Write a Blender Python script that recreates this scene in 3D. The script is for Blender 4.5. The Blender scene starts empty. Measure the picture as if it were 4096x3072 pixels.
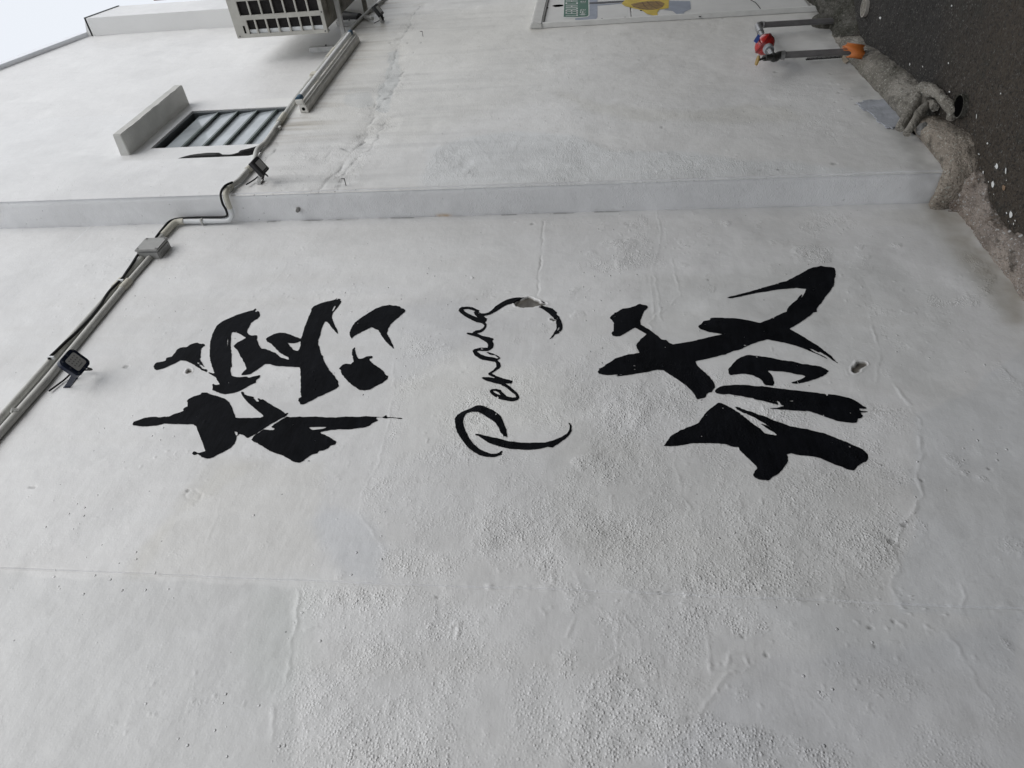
import bpy, bmesh, math, random
import numpy as np
from math import *
from mathutils import Vector, Matrix

random.seed(7)
# ------------------------------------------------------------------ camera, world, sun, exposure
S = bpy.context.scene
COL = S.collection
FPX = 2840.0                                  # focal length in photo pixels
EYE = np.array([0.0, -1.63, 1.6])
_p = atan(FPX / hypot(62.0, 22314.0)); _a = radians(41.95); _ro = atan2(62.0, 22314.0)
F0 = np.array([cos(_a) * cos(_p), sin(_a) * cos(_p), sin(_p)])
R0 = np.array([sin(_a), -cos(_a), 0.0]); U0 = np.cross(R0, F0)
RR = R0 * cos(_ro) + U0 * sin(_ro); UU = U0 * cos(_ro) - R0 * sin(_ro)
cd = bpy.data.cameras.new('camera'); cam = bpy.data.objects.new('camera', cd); COL.objects.link(cam)
cd.sensor_width = 36.0; cd.lens = FPX / 4096 * 36; cd.clip_start = 0.05; cd.clip_end = 500
m = Matrix.Identity(4)                        # the phone was held sideways: picture-left is up
for i in range(3):
    m[i][0] = -UU[i]; m[i][1] = RR[i]; m[i][2] = -F0[i]; m[i][3] = EYE[i]
cam.matrix_world = m
S.camera = cam

W = bpy.data.worlds.new('World'); S.world = W; W.use_nodes = True
nt = W.node_tree; nt.nodes.clear()
sky = nt.nodes.new('ShaderNodeTexSky'); sky.sky_type = 'NISHITA'; sky.sun_disc = False
SUN_DIR = Vector((-0.04, -0.80, 0.85)).normalized()      # towards the sun
sky.sun_elevation = asin(SUN_DIR.z); sky.sun_rotation = atan2(SUN_DIR.x, SUN_DIR.y)
sky.air_density = 1.0; sky.dust_density = 3.0; sky.ozone_density = 1.0
hs = nt.nodes.new('ShaderNodeHueSaturation'); hs.inputs['Saturation'].default_value = 0.22
mixc = nt.nodes.new('ShaderNodeMixRGB'); mixc.inputs[0].default_value = 0.80
mixc.inputs[2].default_value = (7.8, 8.15, 8.7, 1)       # even cloud deck
bg = nt.nodes.new('ShaderNodeBackground'); bg.inputs['Strength'].default_value = 0.12
wo = nt.nodes.new('ShaderNodeOutputWorld')
L = nt.links.new
L(sky.outputs[0], hs.inputs['Color']); L(hs.outputs[0], mixc.inputs[1]); L(mixc.outputs[0], bg.inputs[0]); L(bg.outputs[0], wo.inputs[0])

sd = bpy.data.lights.new('sun', 'SUN'); sd.energy = 1.5; sd.angle = radians(50); sd.color = (1.0, 0.97, 0.93)
sun = bpy.data.objects.new('sun', sd); COL.objects.link(sun)
sun.rotation_euler = SUN_DIR.to_track_quat('Z', 'Y').to_euler()
S.view_settings.view_transform = 'Standard'; S.view_settings.look = 'None'
S.view_settings.gamma = 1.0; S.view_settings.use_curve_mapping = False
S.view_settings.exposure = 0.08

OPP_H = 5.3
# ------------------------------------------------------------------ measuring: a photo pixel as a point on a real surface
def ray(x, y):
    return F0 + RR * ((1536 - y) / FPX) + UU * ((2048 - x) / FPX)
def onY(x, y, Y=0.0):
    d = ray(x, y); return EYE + d * ((Y - EYE[1]) / d[1])
def onX(x, y, X):
    d = ray(x, y); return EYE + d * ((X - EYE[0]) / d[0])
def zg(X): return 0.05 + 0.03 * (X - 2.5)
def onG(x, y):
    d = ray(x, y); z = 0.05
    for _ in range(25):
        p = EYE + d * ((z - EYE[2]) / d[2]); z = zg(p[0])
    return p

# ------------------------------------------------------------------ noise
def _h(ix, iy, s):
    n = (ix.astype(np.int64) * 374761393 + iy.astype(np.int64) * 668265263 + s * 974634777) & 0x7fffffff
    n = ((n ^ (n >> 13)) * 1274126177) & 0x7fffffff
    n = (n ^ (n >> 16)) & 0xffffff
    return n / float(0xffffff)
def vnoise(x, y, s=0):
    x = np.asarray(x, float); y = np.asarray(y, float)
    ix = np.floor(x); iy = np.floor(y); fx = x - ix; fy = y - iy
    fx = fx * fx * (3 - 2 * fx); fy = fy * fy * (3 - 2 * fy)
    a = _h(ix, iy, s); b = _h(ix + 1, iy, s); c = _h(ix, iy + 1, s); d = _h(ix + 1, iy + 1, s)
    return (a + (b - a) * fx) * (1 - fy) + (c + (d - c) * fx) * fy
def fbm(x, y, sc, oc=3, s=0):
    v = 0; a = 1; t = 0; f = 1 / sc
    for k in range(oc):
        v = v + a * (vnoise(x * f + 17.3 * k, y * f - 9.1 * k, s + k) * 2 - 1); t += a; a *= .5; f *= 2.03
    return v / t
def sst(a, b, x):
    t = np.clip((x - a) / (b - a), 0, 1); return t * t * (3 - 2 * t)

# ------------------------------------------------------------------ polygons on a wall, in metres
def sdist(px, pz, poly):
    """signed distance (negative inside) of points to a closed polygon"""
    P = np.asarray(poly); Q = np.roll(P, -1, 0)
    d2 = np.full(px.shape, 1e9); ins = np.zeros(px.shape, bool)
    for (x0, z0), (x1, z1) in zip(P, Q):
        ex, ez = x1 - x0, z1 - z0; L2 = ex * ex + ez * ez
        if L2 < 1e-14: continue
        t = np.clip(((px - x0) * ex + (pz - z0) * ez) / L2, 0, 1)
        d2 = np.minimum(d2, (px - x0 - t * ex) ** 2 + (pz - z0 - t * ez) ** 2)
        if z0 != z1:
            c = (z0 > pz) != (z1 > pz)
            ins ^= c & (px < ex * (pz - z0) / ez + x0)
    return np.where(ins, -1, 1) * np.sqrt(d2)
def ldist(px, pz, line):
    d2 = np.full(px.shape, 1e9)
    for (x0, z0), (x1, z1) in zip(line[:-1], line[1:]):
        ex, ez = x1 - x0, z1 - z0; L2 = ex * ex + ez * ez + 1e-12
        t = np.clip(((px - x0) * ex + (pz - z0) * ez) / L2, 0, 1)
        d2 = np.minimum(d2, (px - x0 - t * ex) ** 2 + (pz - z0 - t * ez) ** 2)
    return np.sqrt(d2)
K = 4096 / 2212.0
def W2(s, Y=0.0, k=K):
    """points 'x,y x,y' in the 2212-wide view of the photo, put on the wall plane y=Y"""
    out = []
    for t in s.split():
        x, y = t.split(','); p = onY(float(x) * k, float(y) * k, Y); out.append((p[0], p[2]))
    return out

# ------------------------------------------------------------------ materials
def mat(name, col, rough=.6, metal=0., spec=.5, bump=0., bscale=60., var=0., vscale=6., coat=0.):
    M = bpy.data.materials.new(name); M.use_nodes = True
    n = M.node_tree.nodes; l = M.node_tree.links.new; b = n['Principled BSDF']
    b.inputs['Roughness'].default_value = rough; b.inputs['Metallic'].default_value = metal
    b.inputs['Specular IOR Level'].default_value = spec; b.inputs['Coat Weight'].default_value = coat
    tc = n.new('ShaderNodeNewGeometry')
    if var > 0:
        no = n.new('ShaderNodeTexNoise'); no.inputs['Scale'].default_value = vscale; no.inputs['Detail'].default_value = 6
        l(tc.outputs['Position'], no.inputs['Vector'])
        r = n.new('ShaderNodeMapRange'); r.inputs[1].default_value = .3; r.inputs[2].default_value = .7
        r.inputs[3].default_value = 1 - var; r.inputs[4].default_value = 1 + var * .4
        l(no.outputs['Fac'], r.inputs[0])
        mx = n.new('ShaderNodeVectorMath'); mx.operation = 'SCALE'; mx.inputs[0].default_value = col[:3]
        l(r.outputs[0], mx.inputs['Scale']); l(mx.outputs[0], b.inputs['Base Color'])
    else:
        b.inputs['Base Color'].default_value = (*col[:3], 1)
    if bump > 0:
        nb = n.new('ShaderNodeTexNoise'); nb.inputs['Scale'].default_value = bscale; nb.inputs['Detail'].default_value = 4
        l(tc.outputs['Position'], nb.inputs['Vector'])
        bu = n.new('ShaderNodeBump'); bu.inputs['Distance'].default_value = bump; bu.inputs['Strength'].default_value = 1
        l(nb.outputs['Fac'], bu.inputs['Height']); l(bu.outputs[0], b.inputs['Normal'])
    return M

def plaster(name, ink=False):
    """white limewashed plaster: 'rough' attribute drives the stipple, 'tint' carries stains and patches"""
    M = bpy.data.materials.new(name); M.use_nodes = True
    n = M.node_tree.nodes; l = M.node_tree.links.new; b = n['Principled BSDF']
    b.inputs['Roughness'].default_value = .46 if not ink else .55
    b.inputs['Specular IOR Level'].default_value = .5 if not ink else .04
    g = n.new('ShaderNodeNewGeometry'); P = g.outputs['Position']
    ar = n.new('ShaderNodeAttribute'); ar.attribute_name = 'rough'
    def noise(sc, det=3, ro=.5, vec=None):
        t = n.new('ShaderNodeTexNoise'); t.inputs['Scale'].default_value = sc; t.inputs['Detail'].default_value = det
        t.inputs['Roughness'].default_value = ro; l(vec or P, t.inputs['Vector']); return t.outputs['Fac']
    def ma(op, a, c):
        t = n.new('ShaderNodeMath'); t.operation = op
        for i, v in enumerate((a, c)):
            if isinstance(v, (int, float)): t.inputs[i].default_value = v
            else: l(v, t.inputs[i])
        return t.outputs[0]
    # relief: stipple where rough, faint brush marks and pin-prick specks elsewhere
    vb = n.new('ShaderNodeTexVoronoi'); vb.inputs['Scale'].default_value = 135; l(P, vb.inputs['Vector'])
    bead = ma('MAXIMUM', ma('SUBTRACT', .55, vb.outputs['Distance']), 0.0)
    bead = ma('MULTIPLY', bead, ma('ADD', ma('MULTIPLY', noise(55, 3), 5.0), -1.0))
    st = ma('ADD', ma('MULTIPLY', bead, 1.25), ma('MULTIPLY', noise(90, 4, .7), 1.15))
    st = ma('MULTIPLY', st, ar.outputs['Fac'])
    mp = n.new('ShaderNodeMapping'); mp.inputs['Scale'].default_value = (14, 14, 90); mp.inputs['Rotation'].default_value = (0, .35, 0); l(P, mp.inputs[0])
    br = ma('MULTIPLY', noise(1.0, 3, .6, mp.outputs[0]), .16)
    un = ma('MULTIPLY', noise(8, 3, .5), 2.6)
    sp = n.new('ShaderNodeTexVoronoi'); sp.inputs['Scale'].default_value = 26; l(P, sp.inputs['Vector'])
    r = n.new('ShaderNodeMapRange'); r.inputs[1].default_value = .05; r.inputs[2].default_value = .11; r.inputs[3].default_value = 1.8; r.inputs[4].default_value = 0
    l(sp.outputs['Distance'], r.inputs[0])
    gate = n.new('ShaderNodeMapRange'); gate.inputs[1].default_value = .52; gate.inputs[2].default_value = .62; l(noise(2.3, 3), gate.inputs[0])
    dots = ma('MULTIPLY', r.outputs[0], gate.outputs[0])
    ht = ma('ADD', ma('ADD', st, br), ma('ADD', un, dots))
    bu = n.new('ShaderNodeBump'); bu.inputs['Distance'].default_value = .0022; bu.inputs['Strength'].default_value = 1
    l(ht, bu.inputs['Height']); l(bu.outputs[0], b.inputs['Normal'])
    if ink:
        mpi = n.new('ShaderNodeMapping'); mpi.inputs['Scale'].default_value = (9, 9, 60); mpi.inputs['Rotation'].default_value = (0, .5, 0); l(P, mpi.inputs[0])
        mr = n.new('ShaderNodeMapRange'); mr.inputs[1].default_value = .35; mr.inputs[2].default_value = .75; mr.inputs[3].default_value = .5; mr.inputs[4].default_value = 2.6; l(ma('MULTIPLY', ma('ADD', noise(6, 6, .65), noise(1, 4, .7, mpi.outputs[0])), .55), mr.inputs[0])
        mx = n.new('ShaderNodeVectorMath'); mx.operation = 'SCALE'; mx.inputs[0].default_value = (.0038, .0042, .0054); l(mr.outputs[0], mx.inputs['Scale'])
        l(mx.outputs[0], b.inputs['Base Color']); return M
    at = n.new('ShaderNodeAttribute'); at.attribute_name = 'tint'
    c1 = n.new('ShaderNodeMapRange'); c1.inputs[1].default_value = .3; c1.inputs[2].default_value = .7; c1.inputs[3].default_value = .94; c1.inputs[4].default_value = 1.02
    l(noise(2.2, 5, .6), c1.inputs[0])
    c2 = n.new('ShaderNodeMapRange'); c2.inputs[1].default_value = .3; c2.inputs[2].default_value = .7; c2.inputs[3].default_value = .975; c2.inputs[4].default_value = 1.01
    l(noise(22, 4, .6), c2.inputs[0])
    k = ma('MULTIPLY', c1.outputs[0], c2.outputs[0])
    # overlapping repaints: broad patches with fairly definite edges
    for sc_, off, lo in ((1.1, .50, .955), (2.1, .54, .965), (3.7, .57, 1.03)):
        mp2 = n.new('ShaderNodeMapping'); mp2.inputs['Location'].default_value = (sc_ * 3, 5, sc_); mp2.inputs['Scale'].default_value = (1, 1, .7); l(P, mp2.inputs[0])
        pm = n.new('ShaderNodeMapRange'); pm.inputs[1].default_value = off; pm.inputs[2].default_value = off + .035; pm.inputs[3].default_value = 1.0; pm.inputs[4].default_value = lo
        l(noise(sc_, 6, .55, mp2.outputs[0]), pm.inputs[0]); k = ma('MULTIPLY', k, pm.outputs[0])
    # tiny dark pits scattered over the paint
    pt = n.new('ShaderNodeTexVoronoi'); pt.inputs['Scale'].default_value = 11; l(P, pt.inputs['Vector'])
    pr = n.new('ShaderNodeMapRange'); pr.inputs[1].default_value = .022; pr.inputs[2].default_value = .034; pr.inputs[3].default_value = .45; pr.inputs[4].default_value = 1.0
    l(pt.outputs['Distance'], pr.inputs[0])
    k = ma('MULTIPLY', k, pr.outputs[0])
    mx = n.new('ShaderNodeVectorMath'); mx.operation = 'SCALE'; l(at.outputs['Color'], mx.inputs[0]); l(k, mx.inputs['Scale'])
    l(mx.outputs[0], b.inputs['Base Color'])
    return M

PLASTER = plaster('white plaster'); INK = plaster('black brush paint', True)
M_PIPE = mat('white conduit', (.56, .56, .53), .45, var=.16, vscale=25)
M_PIPEW = mat('bright white conduit', (.72, .74, .75), .35, var=.06, vscale=25)
M_COUP = mat('aged cream fitting', (.60, .58, .50), .5, var=.1, vscale=60)
M_BOX = mat('grey box plastic', (.33, .33, .32), .45, var=.12, vscale=40)
M_SCREW = mat('screw slot', (.10, .10, .10), .4)
M_CABLE = mat('black cable', (.012, .012, .013), .5, spec=.2)
M_BLUEB = mat('blue black lamp body', (.008, .014, .035), .28, spec=.6)
M_BLACK = mat('black metal', (.010, .010, .011), .38)
M_LENS = mat('frosted lamp glass', (.50, .50, .49), .3)
M_LED = mat('led spot', (.25, .25, .245), .4)
M_BRKT = mat('paint splashed bracket', (.55, .55, .54), .5, var=.5, vscale=60)
M_TUBE = mat('dirty white lamp housing', (.70, .69, .65), .4, var=.2, vscale=16)
M_BLUE = mat('blue tube cap', (.03, .10, .17), .5, var=.4, vscale=50)
M_AC = mat('beige sheet metal', (.47, .46, .42), .5, var=.14, vscale=12)
M_ACD = mat('grimy sheet metal', (.23, .215, .18), .6, var=.45, vscale=14)
M_FIN = mat('condenser fins', (.030, .028, .028), .8, spec=.1, var=.3, vscale=60)
M_STEEL = mat('painted angle steel', (.62, .62, .61), .5, var=.2, vscale=20)
M_STEELD = mat('dirty angle steel', (.15, .14, .115), .6, var=.4, vscale=20)
M_GREYP = mat('grey pvc pipe', (.135, .13, .13), .45, var=.25, vscale=14)
M_GALV = mat('galvanised fitting', (.34, .34, .34), .35, metal=.7, var=.3, vscale=60)
M_DARKM = mat('dark fitting', (.05, .05, .048), .4, metal=.3, var=.3, vscale=60)
M_RED = mat('red enamel', (.38, .018, .016), .22, coat=.4, var=.1, vscale=30)
M_BRASS = mat('brass tap', (.42, .27, .06), .35, metal=.6, var=.2, vscale=60)
M_TAG = mat('blue tag', (.012, .05, .27), .4)
M_ORG = mat('orange sheet', (.58, .17, .035), .5, var=.12, vscale=20)
M_FLASH = mat('pale metal flashing', (.86, .88, .92), .35, metal=.1, var=.06, vscale=8)
M_ROOF = mat('brown clay tile', (.20, .09, .06), .7, var=.2, vscale=8)
M_DARK = mat('dark room', (.006, .006, .006), .9, spec=.0)
M_FRAMEW = mat('dark window frame', (.07, .08, .085), .5, var=.2, vscale=20)
M_EDGE = mat('glass blade edge', (.09, .115, .105), .25)
M_GLASS = mat('sky toned glass blade', (.40, .44, .47), .15, spec=.8, var=.35, vscale=5)  # pale blue base colour stands in for sky reflected in the glass
M_GREEN = mat('green sign paint', (.018, .105, .062), .55, var=.15, vscale=20)
M_SIGNW = mat('sign lettering white', (.62, .64, .62), .55, var=.1, vscale=30)
M_SHAD = mat('grey blue mural paint', (.27, .30, .36), .6, var=.16, vscale=14)
M_BLKP = mat('black mural paint', (.014, .015, .020), .5)
M_YEL = mat('yellow mural paint', (.56, .41, .045), .6, var=.25, vscale=16)
M_OCH = mat('ochre mural paint', (.26, .16, .035), .6, var=.4, vscale=30)
M_VEIN = mat('brown mural line', (.12, .06, .02), .6)
M_BOARD = mat('mural board white', (.60, .60, .585), .6, bump=.0006, bscale=90, var=.08, vscale=6)
M_CHIP = mat('bare cement', (.16, .15, .13), .85, bump=.003, bscale=140, var=.4, vscale=40)
M_GAP = mat('dark hole', (.003, .003, .003), .95, spec=.0)
M_WSPL = mat('white paint splash', (.62, .63, .62), .6, bump=.001, bscale=200)
M_GCEM = mat('blue grey cement smear', (.40, .42, .46), .7, bump=.003, bscale=70, var=.25, vscale=18)
M_MORT = mat('mortar lump', (.29, .285, .275), .85, bump=.012, bscale=55, var=.7, vscale=26)

def concrete(name, c1, c2, c3, wh=1.0):
    """weathered kerb concrete: blotches of two tones, algae streaks, white paint drips"""
    M = bpy.data.materials.new(name); M.use_nodes = True
    n = M.node_tree.nodes; l = M.node_tree.links.new; b = n['Principled BSDF']; b.inputs['Roughness'].default_value = .8
    b.inputs['Specular IOR Level'].default_value = .25
    P = n.new('ShaderNodeNewGeometry').outputs['Position']
    def noise(sc, det=5, ro=.6):
        t = n.new('ShaderNodeTexNoise'); t.inputs['Scale'].default_value = sc; t.inputs['Detail'].default_value = det
        t.inputs['Roughness'].default_value = ro; l(P, t.inputs['Vector']); return t.outputs['Fac']
    def ramp(f, a, z):
        r = n.new('ShaderNodeMapRange'); r.inputs[1].default_value = a; r.inputs[2].default_value = z; l(f, r.inputs[0]); return r.outputs[0]
    def mixc(f, a, c):
        t = n.new('ShaderNodeMixRGB'); l(f, t.inputs[0])
        for i, v in ((1, a), (2, c)):
            if isinstance(v, tuple): t.inputs[i].default_value = (*v, 1)
            else: l(v, t.inputs[i])
        return t.outputs[0]
    c = mixc(ramp(noise(7), .42, .6), c1, c2)
    c = mixc(ramp(noise(4.3, 8, .75), .52, .68), c, c3)
    c = mixc(ramp(noise(160, 2), .52, .72), c, tuple(v * .4 for v in c1))
    c = mixc(ramp(noise(95, 2), .60, .70), c, tuple(min(.5, v * 1.7) for v in c1))
    da = n.new('ShaderNodeAttribute'); da.attribute_name = 'dirt'
    dm = n.new('ShaderNodeMath'); dm.operation = 'MULTIPLY'; l(da.outputs['Fac'], dm.inputs[0]); l(ramp(noise(45, 4), .25, .6), dm.inputs[1])
    c = mixc(dm.outputs[0], c, (.030, .026, .019))
    v = n.new('ShaderNodeTexVoronoi'); v.inputs['Scale'].default_value = 38; l(P, v.inputs['Vector'])
    g = ramp(noise(9), .55, .6)
    d = n.new('ShaderNodeMath'); d.operation = 'LESS_THAN'; d.inputs[1].default_value = .13 * wh; l(v.outputs['Distance'], d.inputs[0])
    mm = n.new('ShaderNodeMath'); mm.operation = 'MULTIPLY'; l(d.outputs[0], mm.inputs[0]); l(g, mm.inputs[1])
    c = mixc(mm.outputs[0], c, (.5, .5, .49))
    l(c, b.inputs['Base Color'])
    h = n.new('ShaderNodeMath'); h.operation = 'ADD'; l(noise(120, 3), h.inputs[0])
    h2 = n.new('ShaderNodeMath'); h2.operation = 'MULTIPLY'; h2.inputs[1].default_value = 2.5; l(noise(30, 4), h2.inputs[0]); l(h2.outputs[0], h.inputs[1])
    bu = n.new('ShaderNodeBump'); bu.inputs['Distance'].default_value = .009; bu.inputs['Strength'].default_value = 1
    l(h.outputs[0], bu.inputs['Height']); l(bu.outputs[0], b.inputs['Normal'])
    return M
M_PLAIN = mat('white painted plaster', (.78, .78, .77), .65, spec=.3, bump=.0015, bscale=30, var=.05, vscale=3)
M_KERB = concrete('kerb concrete', (.32, .30, .265), (.23, .215, .185), (.10, .095, .075), .8)
M_KERBP = concrete('pinkish kerb concrete', (.38, .33, .29), (.25, .215, .19), (.13, .09, .06), 2.1)
M_KERBD = concrete('algae stained concrete', (.13, .125, .11), (.05, .05, .038), (.02, .02, .014), .3)

# ------------------------------------------------------------------ object helpers
def tag(o, label=None, cat=None, group=None, kind=None):
    if label: o['label'] = label
    if cat: o['category'] = cat
    if group: o['group'] = group
    if kind: o['kind'] = kind
    return o
def thing(name, label, cat, loc=(0, 0, 0), group=None):
    o = bpy.data.objects.new(name, None); COL.objects.link(o); o.location = loc; o.empty_display_size = .1
    return tag(o, label, cat, group)
def link(name, me, M, parent=None, smooth=False):
    o = bpy.data.objects.new(name, me); COL.objects.link(o)
    if M: me.materials.append(M)
    if smooth: me.polygons.foreach_set('use_smooth', [True] * len(me.polygons))
    if parent:
        o.parent = parent
        loc = Vector((0, 0, 0)); q = parent
        while q: loc += q.location; q = q.parent
        o.location = -loc + o.location if not o.location.length else o.location
    return o
def obj(name, verts, faces, M, parent=None, smooth=False):
    me = bpy.data.meshes.new(name); me.from_pydata([tuple(map(float, v)) for v in verts], [], faces); me.update()
    return link(name, me, M, parent, smooth)
class MB:
    def __init__(s): s.v = []; s.f = []
    def add(s, v, f):
        k = len(s.v); s.v += [tuple(map(float, q)) for q in v]; s.f += [tuple(i + k for i in g) for g in f]; return s
    def box(s, a, b):
        (x0, y0, z0), (x1, y1, z1) = a, b
        return s.add([(x0, y0, z0), (x1, y0, z0), (x1, y1, z0), (x0, y1, z0), (x0, y0, z1), (x1, y0, z1), (x1, y1, z1), (x0, y1, z1)],
                     [(0, 3, 2, 1), (4, 5, 6, 7), (0, 1, 5, 4), (1, 2, 6, 5), (2, 3, 7, 6), (3, 0, 4, 7)])
    def obox(s, c, ax, ay, az):
        c, ax, ay, az = map(np.asarray, (c, ax, ay, az))
        v = [c + ax * i + ay * j + az * k for k in (-1, 1) for i, j in ((-1, -1), (1, -1), (1, 1), (-1, 1))]
        return s.add(v, [(0, 3, 2, 1), (4, 5, 6, 7), (0, 1, 5, 4), (1, 2, 6, 5), (2, 3, 7, 6), (3, 0, 4, 7)])
    def tube(s, pts, r, n=10, cap=True, wob=0.):
        pts = [np.asarray(p, float) for p in pts]; N = len(pts)
        rs = r if isinstance(r, (list, tuple)) else [r] * N
        up = None; rings = []
        for i, p in enumerate(pts):
            t = pts[min(i + 1, N - 1)] - pts[max(i - 1, 0)]; t = t / (np.linalg.norm(t) + 1e-12)
            if up is None: up = np.array([0, 0, 1.]) if abs(t[2]) < .9 else np.array([0, 1., 0])
            u = up - t * (up @ t); u /= np.linalg.norm(u); w = np.cross(t, u); up = u
            rings.append([p + (u * cos(2 * pi * k / n) + w * sin(2 * pi * k / n)) * rs[i] * (1 + wob * random.uniform(-1, 1)) for k in range(n)])
        v = [q for rg in rings for q in rg]; f = []
        for i in range(N - 1):
            for k in range(n):
                f.append((i * n + k, i * n + (k + 1) % n, (i + 1) * n + (k + 1) % n, (i + 1) * n + k))
        if cap: f += [tuple(range(n))[::-1], tuple((N - 1) * n + k for k in range(n))]
        return s.add(v, f)
    def prism(s, pts, d):
        """closed outline pts (3D) extruded by vector d"""
        n = len(pts); d = np.asarray(d, float)
        v = [np.asarray(p, float) for p in pts] + [np.asarray(p, float) + d for p in pts]
        return s.add(v, [tuple(range(n)), tuple(range(2 * n - 1, n - 1, -1))] + [(i, i + n, (i + 1) % n + n, (i + 1) % n) for i in range(n)])
    def build(s, name, M, parent=None, smooth=False, bevel=0.):
        me = bpy.data.meshes.new(name); me.from_pydata(s.v, [], s.f); me.update()
        bm = bmesh.new(); bm.from_mesh(me)
        bmesh.ops.recalc_face_normals(bm, faces=bm.faces)
        if bevel > 0:
            bmesh.ops.bevel(bm, geom=[e for e in bm.edges if e.is_manifold and e.calc_face_angle(0) > .5], offset=bevel, segments=2, affect='EDGES', clamp_overlap=True)
        if smooth:
            for e in bm.edges:
                if e.is_manifold and e.calc_face_angle(0) > .7: e.smooth = False
        bm.to_mesh(me); bm.free()
        return link(name, me, M, parent, smooth)
def lumpy(o, amp, sc, seed):
    me = o.data; c = np.empty(len(me.vertices) * 3, np.float32); me.vertices.foreach_get('co', c); c = c.reshape(-1, 3)
    nn = np.empty(len(me.vertices) * 3, np.float32); me.vertices.foreach_get('normal', nn); nn = nn.reshape(-1, 3)
    d = amp * fbm(c[:, 0] + c[:, 1], c[:, 2] + c[:, 1] * .7, sc, 4, seed); c = c + nn * d[:, None]
    me.vertices.foreach_set('co', c.astype(np.float32).ravel()); me.update()
def smooth_path(pts, n=6):
    P = [np.asarray(p, float) for p in pts]; out = []
    for i in range(len(P) - 1):
        a = P[max(i - 1, 0)]; b = P[i]; c = P[i + 1]; d = P[min(i + 2, len(P) - 1)]
        for k in range(n):
            t = k / n
            out.append(.5 * (2 * b + (c - a) * t + (2 * a - 5 * b + 4 * c - d) * t * t + (3 * b - a - 3 * c + d) * t ** 3))
    return out + [P[-1]]
def earclip(P):
    from mathutils.geometry import tessellate_polygon
    return [tuple(t) for t in tessellate_polygon([[Vector((p[0], p[1], 0)) for p in P]])]

# ------------------------------------------------------------------ wall relief and stains
WHITE = np.array([.785, .788, .790])
ROUGH0 = [  # stippled plaster beside and below the lettering: (outline, amount, softness)
    ("880,715 862,800 852,860 838,930 820,1000 792,1060 778,1120 832,1190 818,1252 1000,1262 1300,1278 1600,1296 1945,1305 1925,1240 1960,1185 1990,1000 1982,920 1945,885 1720,830 1500,790 1390,745 1300,720 1215,745 1130,790 1010,775 950,735", .75, .015),
    ("645,1270 635,1380 615,1480 585,1530 590,1700 1300,1700 1360,1570 1456,1555 1516,1540 1531,1515 1571,1460 1531,1450 1536,1305 1300,1282 900,1262", .8, .02),
    ("1210,930 1330,890 1420,960 1400,1100 1250,1200 1190,1060", .5, .06),
    ("830,1190 900,1130 1000,1200 1180,1230 1180,1262 818,1252", .6, .03),
    ("1900,1150 1960,1110 1960,1180 1930,1240 1860,1260 1830,1210", 1.0, .02),
    ("1600,1000 1700,980 1850,1100 1900,1240 1500,1270 1450,1100", .45, .06),
    ("1300,1480 1380,1470 1362,1530 1330,1545 1260,1530 1256,1500", .8, .006),
    ("1571,1420 1610,1415 1623,1440 1590,1460 1568,1440", .8, .005),
    ("1700,1320 1800,1360 1950,1420 2000,1500 1900,1520 1750,1440 1660,1380", .5, .03),
    ("1950,930 2100,960 2190,1040 2150,1080 2000,1010", .35, .03),
    ("2130,1380 2212,1440 2212,1560 2150,1560", .5, .03),
    ("1990,1560 2212,1640 2212,1700 1900,1700", .45, .04)]
TINT0 = [  # (outline, colour multiplier, softness m)
    ("1110,478 1172,476 1166,560 1158,640 1120,640 1130,560", (1.035, 1.035, 1.035), .012),
    ("1174,476 1420,462 1440,560 1410,640 1330,650 1172,642", (.965, .965, .965), .006),
    ("1640,456 1760,452 1780,560 1740,640 1640,620 1600,540", (.955, .955, .95), .05),
    ("845,860 900,800 1000,765 1180,790 1240,930 1000,960 860,990", (1.03, 1.03, 1.02), .05),
    ("330,1160 480,1010 700,1000 690,1240 290,1250", (.985, .98, .965), .02),
    ("1240,900 1500,1000 1900,1020 1960,1200 1900,1290 1300,1270 1180,1100", (.965, .965, .955), .04),
    ("740,700 1000,640 1050,700 880,830 800,800", (.975, .98, .985), .02),
    ("1985,900 2212,760 2212,1345 1950,1318 1945,1230 1995,1080 1975,1030", (.955, .965, .975), .01),
    ("700,1090 770,1110 830,1190 815,1258 760,1250 690,1180 660,1130", (.93, .945, .97), .03),
    ("470,990 560,1000 400,1110 290,1245 270,1240 330,1150 400,1060", (.96, .955, .94), .02),
    ("560,1260 700,1262 680,1420 640,1500 560,1500 520,1400", (.95, .965, .955), .05),
    ("0,1235 640,1265 640,1700 0,1700", (.91, .915, .915), .008),
    ("1390,600 1900,560 2050,640 2080,900 1900,830 1500,780 1380,740", (.93, .935, .93), .06),
    ("1560,1460 2212,1330 2212,1700 1360,1700 1520,1540", (.93, .935, .95), .02),
    ("1650,1310 2212,1345 2212,1460 1800,1430", (.95, .96, .965), .08),
    ("640,500 1000,480 1180,560 1170,640 1000,650 760,600", (.965, .965, .96), .05),
    ("1900,460 2040,440 2110,500 2212,640 2190,720 2120,640 2000,500", (.90, .90, .885), .03),
    ("2030,440 2212,650 2212,700 2180,690 2010,470", (.86, .85, .83), .03),
    ("760,690 960,640 1130,700 960,760 880,720", (.97, .97, .975), .03),
    ("850,840 1000,780 1230,800 1300,900 1000,960", (1.01, 1.01, 1.0), .06)]
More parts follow.
